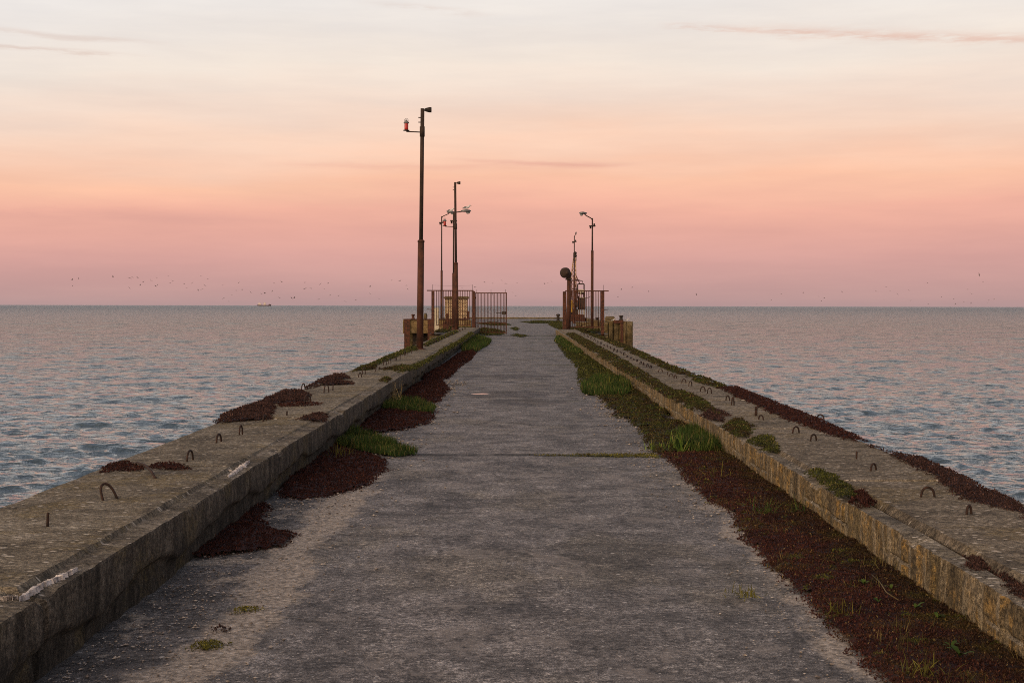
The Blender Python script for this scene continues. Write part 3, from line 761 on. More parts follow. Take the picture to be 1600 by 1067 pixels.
grass_patch('grass_clump', 'green grass at the foot of the lichened wall, behind the long bladed tuft', [(1048,700),(1060,682),(1090,672),(1120,690),(1124,706),(1090,712)], M_GRASS, .12, 3800, .0042, 35)
grass_patch('grass_clump', 'far green grass beside the start of the right wall', [(866,532),(872,526),(890,524),(905,540),(915,552),(900,556),(884,548)], M_GRASS, .10, 500, .012, 36)
tuft('grass_tuft', 'bright green tuft of long arching blades beside the right wall', 'grass', 1058, 706, .06, 46, .32, M_GRASSL, 37, 0, .62, .0062)
tuft('grass_tuft', 'small light green tuft left of the long bladed tuft', 'grass', 1022, 702, .07, 60, .12, M_GRASSL, 38, 0, .8, .004)
tuft('grass_tuft', 'yellowish seed heads standing over the flowered grass clump', 'grass', 958, 606, .16, 50, .24, M_OLIVE, 39, .03, .35, .005, .5)
for i, (px, py, n, hh, mm, lb) in enumerate([(1195,800,40,.14,M_GRASS,'dark tuft on the sedum carpet close under the lichened wall'), (1120,745,26,.13,M_OLIVE,'thin olive tuft in the sedum carpet below the long blades'),
        (1250,800,26,.14,M_GRASS,'slim green tuft at the wall foot, right of the dark tuft'), (1160,930,60,.06,M_OLIVE,'short olive tuft at the deck edge of the sedum carpet'),
        (1310,960,50,.07,M_OLIVE,'flat yellow green tuft in the middle of the near sedum carpet'), (1440,1055,60,.10,M_OLIVE,'olive tuft at the bottom edge of the photo on the sedum')]):
    tuft('grass_tuft', lb, 'grass', px, py, .05, n, hh, mm, 60+i, .02, .75, .0026)
# dry and green blades standing all through the right hand carpet
def carpet_blades():
    rs = np.random.default_rng(404); poly = [gp(*p) for p in RB if p[1] <= 1200]; poly = poly + [(2.32, poly[-1][1]), (2.32, poly[0][1])]
    n = 26000; Yb = 5.2+rs.random(n)**1.4*45; Xb = 1.2+rs.random(n)*1.1
    k = (sdist(Xb, Yb, poly) > .03) & (vn(Xb*2.6, Yb*1.5, 88)*vn(Xb*7, Yb*5, 89) > .38); Xb, Yb = Xb[k], Yb[k]
    V, Fc = spikes('', '', '', np.stack([Xb, Yb], -1), None, .062, .0018, 90, .55, h=.015)
    tag(arr_mesh('dry_grass', V, Fc, M_DRYMIX, tone=np.repeat(rs.random(len(Xb)), 4)), 'thin dry and olive blades scattered through the carpet along the right wall', 'grass', kind='stuff')
carpet_blades()
# broad leaved seedlings on the carpet
def seedling(px, py, s, seed, label):
    X, Y = gp(px, py, .03); rs = random.Random(seed); mb = MB()
    for k in range(rs.randint(4, 6)):
        a = rs.random()*6.28; l = s*rs.uniform(.7, 1.2); w_ = l*.22; el_ = rs.uniform(.35, 1.0)
        d = Vector((math.cos(a), math.sin(a), 0)); sd = Vector((-d.y, d.x, 0)); vs = []
        for t, ww in ((0,.15),(.3,.8),(.6,1),(.85,.6),(1,.05)):
            p = Vector((X, Y, .03)) + d*l*t + Vector((0,0,math.sin(t*1.9)*l*el_*.7)); vs += [p-sd*w_*ww+Vector((0,0,.1*w_)), p, p+sd*w_*ww+Vector((0,0,.1*w_))]
        mb.add(vs, [tuple(f) for f in grid_faces(5, 3)], sm=True)
    tag(mb.build('broadleaf_seedling', M_GRASSL), label, 'seedling')
for i, (px, py, s, lb) in enumerate([(1500,1024,.07,'largest broad leaved green seedling at the lower right of the sedum carpet'), (1486,1010,.045,'broad leaved seedling just behind the largest seedling'),
        (1430,950,.05,'pair of green leaves beside the wall foot at the lower right'), (1392,920,.04,'small bright seedling in the carpet above the leaf pair'),
        (1372,940,.035,'small green seedling left of the leaf pair'), (1465,965,.045,'green seedling closest to the lichened wall foot'), (1350,912,.035,'leaf sprout by the fallen pale twig')]):
    seedling(px, py, s, i, lb)
mb = MB(); tp = [Vector((*gp(px, py, .05), .05+dz)) for px, py, dz in ((1362,900,.01),(1375,915,.02),(1385,925,.0),(1404,940,.01))]; mb.tube(tp, .0028, 5)
tag(mb.build('twig', M_STRAW), 'pale dry twig lying on the near right sedum carpet', 'twig')

# on the left coping
hL = .378; hR = .282
P_ = patch
P_(S, 'dark sedum strip at the outer edge beside the bent iron loop, left wall', 'sedum', [(150,742),(168,726),(198,722),(228,731),(215,737),(185,738)], hL, M_SEDUM, .045, 4200, .014, 41)
P_(S, 'dark sedum strip on the left wall joining the white mortar', 'sedum', [(222,734),(247,724),(278,725),(308,735),(270,736)], hL, M_SEDUM, .035, 4200, .014, 42)
P_(S, 'largest brown sedum mound hanging over the outer edge of the left wall', 'sedum', [(336,662),(350,647),(395,632),(440,613),(470,611),(486,618),(480,628),(432,632),(426,655),(382,658)], hL, M_SEDPINK, .085, 3000, .018, 43)
P_(S, 'sedum finger across the slab joint at the far end of the large mound', 'sedum', [(430,632),(470,628),(508,630),(500,634),(440,637)], hL, M_SEDUM, .03, 3000, .016, 44)
P_(S, 'small brown sedum mound on the inner edge of the left wall', 'sedum', [(462,656),(484,647),(505,644),(516,652),(508,659)], hL, M_SEDPINK, .05, 3200, .016, 45)
P_(S, 'brown and green sedum mound on the outer edge behind the largest mound', 'sedum', [(474,610),(500,593),(522,586),(542,587),(546,592),(520,593),(551,598),(548,601),(500,602)], hL, M_SEDPINK, .08, 2400, .02, 46)
P_(S, 'third sedum mound along the outer edge of the left wall', 'sedum', [(548,582),(566,573),(580,570),(590,572),(584,578),(560,580)], hL, M_GREENRED, .08, 2200, .022, 47)
P_('moss_mat', 'green moss band on the outer edge of the left wall up to the tallest pole', 'moss', [(572,573),(600,559),(640,543),(652,541),(654,546),(625,556),(590,570)], hL, M_GREEN, .07, 2000, .022, 48)
P_('moss_mat', 'green moss on the outer edge of the left wall behind the tallest pole', 'moss', [(660,540),(676,532),(700,522),(712,517),(716,519),(700,526),(680,535),(668,541)], hL, M_GREEN, .08, 1500, .03, 49)
P_('moss_mat', 'green moss on the inner edge of the left wall beside the tallest pole', 'moss', [(625,582),(640,573),(662,563),(676,556),(680,558),(668,566),(646,578)], hL, M_GREEN, .04, 2000, .02, 50)
P_('moss_mat', 'mossy joint with a brown cap on the inner edge of the left wall', 'moss', [(592,578),(615,573),(630,571),(642,572),(640,578),(620,581)], hL, M_GREENRED, .045, 2000, .02, 51)
P_('moss_mat', 'little dark moss cushion at the inner edge of the left wall', 'moss', [(592,594),(602,590),(612,591),(606,598)], hL, M_GREENRED, .04, 3000, .018, 52)
P_('moss_mat', 'far green moss on the inner edge of the left wall by the gate', 'moss', [(680,556),(692,546),(712,536),(724,528),(736,520),(740,522),(722,534),(700,548)], hL, M_GREEN, .05, 1500, .03, 53)
# on the right coping
P_('moss_mat', 'long green moss band on the inner edge of the right wall', 'moss', [(884,522),(896,520),(925,535),(960,554),(1000,578),(1042,603),(1065,618),(1088,630),(1100,640),(1080,642),(1054,628),(1020,606),(980,584),(930,554)], hR, M_GREENRED, .06, 1900, .02, 54, holes=1.4)
P_('moss_mat', 'green moss band along the outer edge of the right wall', 'moss', [(905,518),(935,524),(985,542),(1050,572),(1110,594),(1135,604),(1128,608),(1090,597),(1040,577),(980,549),(940,531)], hR, M_GREENRED, .06, 1900, .022, 55, holes=1.1)
P_(S, 'long thin dark sedum line along the outer edge of the right wall', 'sedum', [(1122,606),(1150,604),(1200,624),(1262,648),(1300,664),(1352,688),(1340,692),(1290,678),(1230,656),(1180,634)], hR, M_SEDUM, .055, 2800, .016, 56)
P_(S, 'wide sedum band at the outer edge in the nearest part of the right wall', 'sedum', [(1356,694),(1400,708),(1440,716),(1500,742),(1560,772),(1640,812),(1680,850),(1640,838),(1600,806),(1560,796),(1520,786),(1484,770),(1462,746),(1420,728)], hR, M_SEDPINK, .06, 3400, .016, 57)
P_(S, 'round sedum knob on the outer edge of the right wall', 'sedum', [(1430,722),(1440,716),(1450,721),(1442,727)], hR, M_SEDPINK, .075, 4200, .016, 58, slope=1.5)
P_('moss_mat', 'green and brown moss cushions on the inner edge where the right wall steps', 'moss', [(1046,612),(1070,612),(1092,620),(1112,634),(1130,650),(1120,652),(1086,634),(1058,622)], hR-.02, M_GREENRED, .07, 2600, .02, 59)
P_(S, 'brown sedum cushion before the raised block of the right wall', 'sedum', [(1096,648),(1108,640),(1126,642),(1144,652),(1128,658),(1108,656)], hR-.02, M_SEDPINK, .055, 3200, .018, 60)
P_('moss_mat', 'round green and brown cushion on the raised block of the right wall', 'moss', [(1130,668),(1140,658),(1160,656),(1178,668),(1176,680),(1150,682)], hR-.01, M_GREENRED, .075, 3200, .018, 61)
P_('moss_mat', 'bright green cushions on the inner edge of the right wall behind the round cushion', 'moss', [(1168,688),(1186,682),(1210,684),(1222,696),(1220,708),(1198,704)], hR-.02, M_GREEN, .06, 3200, .018, 62)
P_('moss_mat', 'bright green moss trail in the gap of the right wall slab', 'moss', [(1262,738),(1280,734),(1306,744),(1330,762),(1340,776),(1318,776),(1290,756)], hR-.01, M_GREEN, .05, 3600, .016, 63)
P_(S, 'bushy dark red sedum cushion next to the bright moss trail', 'sedum', [(1326,786),(1332,770),(1352,766),(1368,776),(1366,790),(1344,792)], hR-.02, M_SEDUM, .07, 5200, .018, 64, up=.65)
P_(S, 'red sedum cushion in the open slab gap at the right edge', 'sedum', [(1503,884),(1512,866),(1534,862),(1548,874),(1544,892),(1520,894)], hR-.04, M_SEDPINK, .06, 5600, .017, 65, up=.65)
P_(S, 'red sedum cushion cut by the right edge of the photo', 'sedum', [(1552,904),(1570,888),(1612,892),(1650,930),(1620,950),(1580,930)], hR-.05, M_SEDPINK, .06, 5600, .017, 66, up=.65)

# loose stones and shells on the deck
def pebbles():
    rs = np.random.default_rng(77); n = 15000
    Y = 4.6 + rs.random(n)**1.5*26; side = rs.random(n) < .8
    X = np.where(side, -2.0 + np.abs(rs.normal(0, .42, n)) , 1.50 + rs.normal(0, .17, n))
    clump = vn(X*2.4, Y*1.2, 7); k = (rs.random(n) < clump*1.25); X, Y = X[k], Y[k]; n = len(X)
    s_ = (.0026 + .0075*rs.random(n)**4)*np.clip(Y/8, 1, 3)
    base_ = np.array([(1,0,0),(0,1,0),(-1,0,0),(0,-1,0),(0,0,1),(0,0,-1)], float)
    ft = np.array([(0,1,4),(1,2,4),(2,3,4),(3,0,4),(1,0,5),(2,1,5),(3,2,5),(0,3,5)])
    jit = 1+rs.normal(0, .22, (n, 6, 3)); an = rs.random(n)*6.28
    V = base_[None]*jit*s_[:, None, None]; V[:, :, 2] *= .55; V[:, :, 0] *= 1.3
    c_, s2 = np.cos(an)[:, None], np.sin(an)[:, None]
    x, y = V[:, :, 0]*c_-V[:, :, 1]*s2, V[:, :, 0]*s2+V[:, :, 1]*c_
    dk = fbm(X*.8, Y*.5, 3)*.03 + fbm(X*4, Y*4, 8)*.010 - .018*np.clip(np.abs(X-.1)-1.3, 0, 1)
    V = np.stack([x+X[:, None], y+Y[:, None], V[:, :, 2]+dk[:, None]+s_[:, None]*.25+.004], -1).reshape(-1, 3)
    Fc = (ft[None]+(np.arange(n)*6)[:, None, None]).reshape(-1, 3)
    tag(arr_mesh('gravel', V, Fc, M_GRAVEL), 'loose pale gravel and shell bits along the deck edges', 'gravel', kind='stuff')
pebbles()

# ================================================================== POLES AND LAMPS
def px_len(p, Y): return p*Y/F
def lantern(parent, x, y, z, s):
    mb = MB(); mb.lathe((x,y,z), [(.085*s,0),(.10*s,.03*s),(.095*s,.10*s),(.10*s,.17*s),(.095*s,.24*s),(.10*s,.30*s),(.085*s,.32*s)], 14)
    ln = mb.build('lantern', M_RED, parent)
    mb = MB(); mb.lathe((x,y,z-.02*s), [(.16*s,-.03*s),(.16*s,0),(.09*s,.02*s)], 14); mb.build('lantern_tray', M_DARK, parent)
    mb = MB(); mb.lathe((x,y,z+.32*s), [(.14*s,0),(.13*s,.05*s),(.05*s,.13*s),(.05*s,.17*s)], 14)
    arc = [Vector((x+.10*s*math.cos(a), y, z+.42*s+.14*s*math.sin(a))) for a in np.linspace(0, math.pi, 9)]
    mb.tube(arc, .010*s, 5); mb.build('lantern_cap', M_GREY, parent)
def signal_pole(label, foot, Y, ytop, ystep, r_low, r_up, bracket, fixture, lean):
    b = at(foot[0], foot[1], Y); base = Vector((b.x, Y, ZTL-.01)); zt = at(foot[0], ytop, Y).z; zs = at(foot[0], ystep, Y).z
    t = thing('signal_pole', label, 'pole', base); H = zt-base.z; hs = zs-base.z
    lx = at(foot[0]+lean, ytop, Y).x - at(foot[0], ytop, Y).x
    L = lambda h: lx*h/H                       # the pole leans a little
    mb = MB(); mb.tube([(0,0,0),(L(hs),0,hs)], [r_low*1.04, r_low*.97], 16); mb.lathe((0,0,0), [(r_low*2.0,0),(r_low*1.95,.02),(r_low*1.1,.05)], 14); mb.lathe((L(hs),0,hs), [(r_low*1.08,-.05),(r_low*1.05,.0),(r_up,.03)], 14)
    mb.build('lower_tube', M_RUSTPOLE, t)
    mb = MB(); mb.tube([(L(hs),0,hs),(L(H),0,H)], [r_up, r_up*.97], 14)
    zc = at(foot[0], bracket[1], Y).z-base.z
    mb.lathe((L(zc),0,zc), [(r_up*1.25,-.14),(r_up*1.25,.14)], 12)
    mb.build('upper_tube', M_OLDSTEEL, t)
    for k, dzz in enumerate((.25, .38)):
        q = MB(); q.tube([(L(H)-r_up-.06,0,H-dzz),(L(H),0,H-dzz)], .014, 6); q.build('insulator_peg', M_OLDSTEEL, t)
    xl = at(bracket[0], bracket[1], Y).x - base.x
    q = MB(); q.tube([(L(zc),-.02,zc-.02),(xl,-.02,zc)], .017, 8); q.tube([(L(zc),-.02,zc-.3),(L(zc)-.03,-.02,zc-.02)], .01, 6)
    br = q.build('bracket', M_OLDSTEEL, t); lantern(br, xl, -.02, zc+.05, .56 if Y < 50 else .66)
    xf, zf = at(fixture[0], fixture[1], Y).x-base.x, at(fixture[0], fixture[1], Y).z-base.z
    q = MB(); q.tube([(L(H),0,H-.08),(xf-.06,0,zf)], .020, 8); sp = q.build('spotlight_arm', M_OLDSTEEL, t)
    q = MB(); q.lathe((xf-.08,0,zf), [(.03,0),(.05,.03),(.075,.13),(.075,.19)], 12, axis='X'); q.build('spotlight', M_DARK, sp)
    return t
signal_pole('tallest rusty pole on the left wall with a red lantern on its side arm', (656,547), 39.8, 170, 376, .092, .056, (635,206), (668,172), 4)
signal_pole('second rusty signal pole, in front of the gate, with a small red lantern', (713.4,517.5), 71.5, 285, 411, .102, .060, (695,354), (716,286), -2.5)

def street_lamp(label, foot, Y, z0, ytop, ystep, head, r=.075, boxes=1, two=None, end_on=False):
    b = at(*foot, Y); t = thing('street_lamp', label, 'street lamp', (b.x, Y, z0)); H = at(foot[0], ytop, Y).z-z0; hs = at(foot[0], ystep, Y).z-z0
    mb = MB(); mb.tube([(0,0,0),(0,0,hs)], r, 12); mb.lathe((0,0,0), [(r*2,0),(r*1.9,.04),(r*1.1,.3)], 12); mb.build('lower_tube', M_RUSTPOLE, t)
    mb = MB(); mb.tube([(0,0,hs),(0,0,H)], [r*.62, r*.5], 10); mb.lathe((0,0,hs), [(r*1.05,-.05),(r*.65,.05)], 12); mb.build('upper_tube', M_OLDSTEEL, t)
    q = MB(); q.box(-.20,.20,-.14,.14,H-.55,H-.47,.01); q.lathe((.12,0,H-.47), [(.05,0),(.06,.08),(.03,.13)], 8); q.lathe((-.12,0,H-.68), [(.05,0),(.06,.08),(.05,.13)], 8); q.build('cross_box', M_DARK, t)
    def arm(hx, hy, yoff=0.0):
        p = at(hx, hy, Y); ex, ez = p.x-b.x, p.z-z0
        q = MB(); q.tube([(0,0,H-.12),(ex*.12,yoff*.1,H+.0),(ex*.5,yoff*.5,(H+ez)/2+.02),(ex*.62,yoff*.62,ez-.02)], .035, 8); a = q.build('arm', M_OLDSTEEL, t)
        q = MB(); vs = []
        for tt, w_, hu, hd in ((0,.06,.04,.03),(.15,.12,.06,.05),(.5,.17,.09,.06),(.85,.14,.07,.05),(1,.05,.03,.03)):
            cx = ex*(.42+.58*tt); cyy = yoff*(.42+.58*tt); cz = ez + (ez-H)*.05*tt
            if abs(yoff) > abs(ex): ring = [(cx-w_, cyy, cz), (cx-w_*.6, cyy, cz+hu), (cx+w_*.6, cyy, cz+hu), (cx+w_, cyy, cz), (cx+w_*.7, cyy, cz-hd), (cx-w_*.7, cyy, cz-hd)]
            else: ring = [(cx, cyy-w_, cz), (cx, cyy-w_*.6, cz+hu), (cx, cyy+w_*.6, cz+hu), (cx, cyy+w_, cz), (cx, cyy+w_*.7, cz-hd), (cx, cyy-w_*.7, cz-hd)]
            vs += ring
        q.add(vs, [tuple(f) for f in grid_faces(5, 6, True)]+[(5,4,3,2,1,0),(24,25,26,27,28,29)], sm=True); hd_ = q.build('lamp_head', M_LAMP, t)
        q = MB(); c0 = Vector((ex*.72, yoff*.72, ez-.10)); c1 = Vector((ex*.94, yoff*.94, ez-.08)); q.tube([c0, c0.lerp(c1, .2), c0.lerp(c1, .8), c1], [.03,.075,.075,.03], 10); q.build('lens', M_LENS, hd_)
    arm(*head)
    return t
street_lamp('street lamp on the left behind the second signal pole, gull on its head', (708.6,516), 86, -.02, 332, 427, (736,330), .085)
street_lamp('street lamp left of the brick hut leaning its head to the right', (690,498), 113, .0, 338, 423, (710,332), .09)
street_lamp('street lamp with a rusty base behind the right fence', (925,515), 92, -.01, 341, 392, (905,333.5), .09)
street_lamp('far street lamp beside the crane, its head turned away', (897,499), 130, .0, 369, 430, (901,364), .085, 1, None)

# ================================================================== GATE, FENCES
GY = 81.3
def rust_post(mb, x, z0, z1, r=.095, y=GY):
    mb.box(x-r, x+r, y-r, y+r, z0, z1, .012)
def fence(label, pxa, pxb, base_a, base_b, ytop, posts, spur_px, spike_px, bar_from, bar_to, yrow_bot):
    xa, xb = at(pxa, 480, GY).x, at(pxb, 480, GY).x
    t = thing('barred_fence', label, 'fence', ((xa+xb)/2, GY, 0)); ox = (xa+xb)/2
    for px, r, zb in posts:
        x = at(px, 480, GY).x-ox; q = MB(); zt = at(px, ytop+1, GY).z
        q.box(x-r, x+r, -r, r, zb, zt, .012); q.build('post', M_RUST, t)
    zt = at(pxa, ytop, GY).z; zb = at(pxa, yrow_bot, GY).z
    q = MB(); x0, x1 = sorted((at(spur_px, 480, GY).x-ox, (xb if abs(spur_px-pxa) < abs(spur_px-pxb) else xa)-ox)); q.box(x0, x1, -.03, .03, zt-.03, zt+.03); q.build('top_rail', M_RUST, t)
    b0, b1 = at(bar_from, 480, GY).x-ox, at(bar_to, 480, GY).x-ox
    q = MB(); q.box(b0, b1, -.025, .025, zb-.03, zb+.02); q.build('bottom_rail', M_RUST, t)
    n = int(round((b1-b0)/.10))
    for k in range(n+1):
        x = b0+(b1-b0)*k/n; q = MB(); q.tube([(x, 0, zb), (x, 0, zt)], .019, 5); q.build('bar', M_RUST, t)
    for px in spike_px:
        x = at(px, 480, GY).x-ox; q = MB(); q.tube([(x,0,zt),(x,0,zt+.34)], .010, 5); q.build('spike', M_OLDSTEEL, t)
    if len(spike_px) > 1:
        q = MB(); q.tube([(at(spike_px[0],480,GY).x-ox,0,zt+.3),(at((spike_px[0]+spike_px[-1])/2,480,GY).x-ox,0,zt+.26),(at(spike_px[-1],480,GY).x-ox,0,zt+.3)], .005, 4); q.build('wire', M_OLDSTEEL, t)
    sx = at(spur_px, 480, GY).x-ox; e = 1 if spur_px > 800 else -1
    q = MB(); q.tube([(at(pxb if e > 0 else pxa, 480, GY).x-ox, 0, at(700, 484, GY).z),(sx+e*.0, 0, at(700, 483, GY).z)], .018, 5); q.build('side_spur', M_RUST, t)
    return t
fence('rusty barred fence panel between two posts left of the gate', 676, 740, 517, 514, 454, [(676.5,.085,-.1),(740,.085,.3)], 667, (676,738), 682, 736, 508)
fence('rusty barred fence panel right of the gateway below the street lamp', 883, 941, 514, 525, 454.5, [(882,.10,.0),(941.5,.095,-.15)], 951, (943,), 892, 938, 511)
# open gate leaf
x0 = at(743.5, 480, GY).x; x1 = at(791, 480, GY-.6).x
t = thing('gate_leaf', 'rusty barred gate leaf with a lock box standing across the deck', 'gate', (x0, GY, 0), math.atan2(-.6, x1-x0))
W = math.hypot(x1-x0, .6); zt = at(760, 457.2, GY).z; zb = at(760, 520, GY).z
for nm, bx in (('top_rail', (0,W,-.025,.025,zt-.05,zt)), ('bottom_rail', (0,W,-.025,.025,zb,zb+.05)), ('middle_rail', (0,W,-.02,.02,zb+.56,zb+.595)),
               ('hinge_stile', (-.025,.025,-.028,.028,zb-.03,zt+.003)), ('lock_stile', (W-.028,W+.028,-.028,.028,zb-.10,zt+.003))):
    q = MB(); q.box(*bx, .004); q.build(nm, M_RUST, t)
for k in range(1, 21):
    q = MB(); x = W*k/21; q.tube([(x,0,zb+.04),(x,0,zt-.03)], .017, 5); q.build('bar', M_RUST, t)
for k in (.03, .5, .98):
    q = MB(); q.tube([(W*k,0,zt),(W*k,0,zt+.17)], .010, 5); q.build('spike', M_OLDSTEEL, t)
zk = at(785, 489, GY).z
q = MB(); q.box(W-.24, W-.02, -.06, .06, zk-.09, zk+.09, .01); lk = q.build('lock_box', M_DARK, t)
q = MB(); q.tube([(W-.58,-.04,zk-.01),(W-.22,-.04,zk-.01)], .022, 6); q.build('bolt', M_DARK, lk)
for zz in (zt-.3, zb+.3):
    q = MB(); q.box(-.14, -.02, -.04, .04, zz-.05, zz+.05, .006); q.build('hinge', M_RUST, t)

# ================================================================== PIER HEAD
# left edge beam on its piles
t = thing('quay_beam', 'ochre stained concrete edge beam of the pier head on the left', 'quay edge', (-5.4, 100.5, 0))
q = MB(); q.box(-2.5, 2.3, -.5, .7, -.36, .60, .03); q.build('beam', M_BEAM, t)
q = MB(); q.box(-2.48, 2.1, -.55, .9, .60, .66, .01); q.build('cap', M_RUST, t)
for x in (-2.2, -.55, .7):
    q = MB(); q.box(x-.17, x+.17, -.62, -.50, -3.6, .62, .01); q.box(x-.20, x+.20, -.66, -.62, -3.6, .62, .004); q.build('steel_pile', M_RUST, t)
q = MB(); q.box(-1.9, 2.3, .8, 1.2, -3.6, -.36); q.build('dark_void_panel', M_DARK, t)  # dark panel added to stand in for the shaded void under the beam
# right sheet piled face
t = thing('sheet_pile_wall', 'stained concrete and rusty sheet pile face of the pier head on the right', 'quay wall', (6.3, 100.5, 0))
rr = random.Random(8); x = -2.0
while x < 1.62:
    w_ = rr.uniform(.34, .5); top = .50+rr.uniform(-.08, .12) - (.25 if x < -.9 else 0); dep = rr.uniform(-.08, .08)
    q = MB(); q.box(x+.02, x+w_-.02, -.3+dep, .3, -3.6, top, .03); q.box(x+.10, x+w_-.10, -.36+dep, -.3+dep, -3.6, top-.12, .015)
    q.build('concrete_pile', M_PILE if rr.random() > .3 else M_BEAM, t); x += w_
q = MB(); q.box(1.10, 1.30, -.48, -.38, -3.6, .58, .01); q.box(.62, 1.30, -.52, -.36, .38, .60, .01); q.build('steel_pile', M_RUST, t)
q = MB(); q.box(-2.0, 1.7, .3, .9, -3.6, .46, .02); q.build('cap', M_PILE, t)
# kerbs of the head
t = thing('edge_kerb', 'low concrete kerb closing the far end of the pier head', 'kerb', (0, 174.6, 0))
q = MB(); q.box(-7.8, 7.9, -.4, .4, -.1, .18, .04); q.build('kerb', M_PILE, t)
for sx, lb in ((-7.6, 'low concrete kerb on the left side of the pier head'), (7.7, 'low concrete kerb on the right side of the pier head')):
    q = MB(); q.box(sx-.3, sx+.3, 101.6, 174, -3.2, .30, .04); tag(q.build('edge_kerb', M_PILE), lb, 'kerb')
def concrete_block(label, px, py, Y, w_, h_, z0):
    p = at(px, py, Y); q = MB(); q.box(p.x-w_/2, p.x+w_/2, Y-.3, Y+.3, z0, z0+h_, .05); q.box(p.x-w_*.42, p.x+w_*.42, Y-.24, Y+.24, z0+h_, z0+h_+.06, .02)
    tag(q.build('concrete_block', M_PILE), label, 'block')
concrete_block('mossy concrete block on the right edge of the pier head', 953, 494, 101.6, .72, .35, .45)
concrete_block('small concrete block on the left edge beam beside the tallest pole', 665, 493, 101.2, .22, .36, .65)

def bollard(label, px, Y, z0, h_, r, m=M_RUST, group=None):
    x = at(px, 490, Y).x; t = MB()
    t.lathe((x, Y, z0), [(r*1.5,0),(r*1.4,.04),(r,.07),(r*.92,h_*.6),(r*1.05,h_*.72),(r*1.35,h_*.8),(r*1.35,h_*.92),(r*.8,h_)], 12)
    return tag(t.build('bollard', m), label, 'bollard', group)
bollard('small bollard at the outer end of the left edge beam', 645.5, 100.6, .65, .34, .10)
bollard('dark bollard on top of the rusty pile at the right corner', 970.5, 100.6, .58, .36, .12, M_DARK)
bollard('dark bollard seen through the right fence', 933.5, 101.3, .44, .34, .11, M_DARK)
bollard('low bollard left of the crane at the far edge', 872, 150, .0, .75, .16, M_DARK)
def stump(label, px, pyb, pyt, Y, w_):
    a, b = at(px, pyb, Y), at(px, pyt, Y); z0 = max(min(a.z, b.z), -.05) if b.z > .2 else a.z
    q = MB(); q.box(a.x-w_/2, a.x+w_/2, Y-w_/2, Y+w_/2, -.05, b.z, .015); q.box(a.x-w_*.6, a.x+w_*.6, Y-w_*.15, Y+w_*.15, b.z-.12, b.z-.05)
    tag(q.build('steel_stump', M_RUST), label, 'steel post')
stump('thick rusty stump behind the left fence beside the second signal pole', 699, 514, 490, 88, .17)
stump('short rusty stump left of the thick stump', 694, 514, 503, 88, .16)
stump('rusty stump right of the brick hut near the fence post', 731.5, 502, 486, 118, .22)
stump('low rusty stump in front of the brick hut', 726, 503, 496, 112, .2)
stump('squat rusty stump behind the second signal pole', 718, 507, 498, 105, .22)
# cream marker board behind the left fence post
q = MB(); q.box(-.16,.16,-.04,.04,-.05,1.46,.01); q.box(-.06,.06,.04,.10,-.05,1.40,.01)
mk = q.build('marker_board', M_CREAM); p = at(682, 480, 90); mk.location = (p.x, 90, 0); tag(mk, 'narrow cream upright board beside the outer left fence post', 'board')

# brick hut
Y = 125; xl, xr = at(696, 480, Y).x, at(730, 480, Y).x; zt = at(713, 463, Y).z
t = thing('brick_hut', 'small yellow brick hut with a flat roof behind the left fence', 'hut', ((xl+xr)/2, Y, 0)); hw = (xr-xl)/2
q = MB(); q.box(-hw, hw, 0, 2.0, -.05, zt-.22); q.build('wall', M_BRICK, t)
q = MB(); q.box(-hw-.14, hw+.14, -.16, 2.15, zt-.22, zt-.05, .02); q.box(-hw-.06, hw+.06, -.10, 2.08, zt-.05, zt, .02); q.build('roof', M_PILE, t)
q = MB(); q.box(-hw+.02, hw-.02, -.03, 0, .0, .22); q.build('plinth', M_PILE, t)

# round horn on a post inside the gateway
Y = 86; x = at(888.5, 480, Y).x; zt = at(888, 436, Y).z
t = thing('fog_horn', 'round rusty drum on a thick post at the right side of the gateway', 'fog horn', (x, Y, 0))
q = MB(); q.tube([(-.03,0,0),(.0,0,zt*.5),(.02,0,zt)], [.14,.13,.12], 14); q.lathe((0,0,0), [(.24,0),(.23,.05),(.15,.09)], 14); q.build('post', M_RUSTPOLE, t)
q = MB(); q.box(-.15,.15,-.16,.16,zt-.02,zt+.42,.03); q.lathe((0,0,zt-.06), [(.20,0),(.20,.08),(.12,.11)], 14); q.build('mount', M_OLDSTEEL, t)
cz = at(884, 426.5, Y).z; cx = at(883.5, 426, Y).x-x
q = MB(); q.lathe((0,0,0), [(.06,-.30),(.10,-.22),(.20,-.15),(.29,-.10),(.315,-.06),(.315,.14),(.27,.16),(.24,.12),(.05,.10)], 28, axis='Y')
dr = q.build('drum', M_OLDSTEEL, t); dr.location = (cx, -.28, cz); dr.rotation_euler = (0, 0, R(28))
q = MB(); q.tube([(cx+.05,-.2,cz),(0,0,zt+.25)], .05, 8); q.build('yoke', M_OLDSTEEL, t)

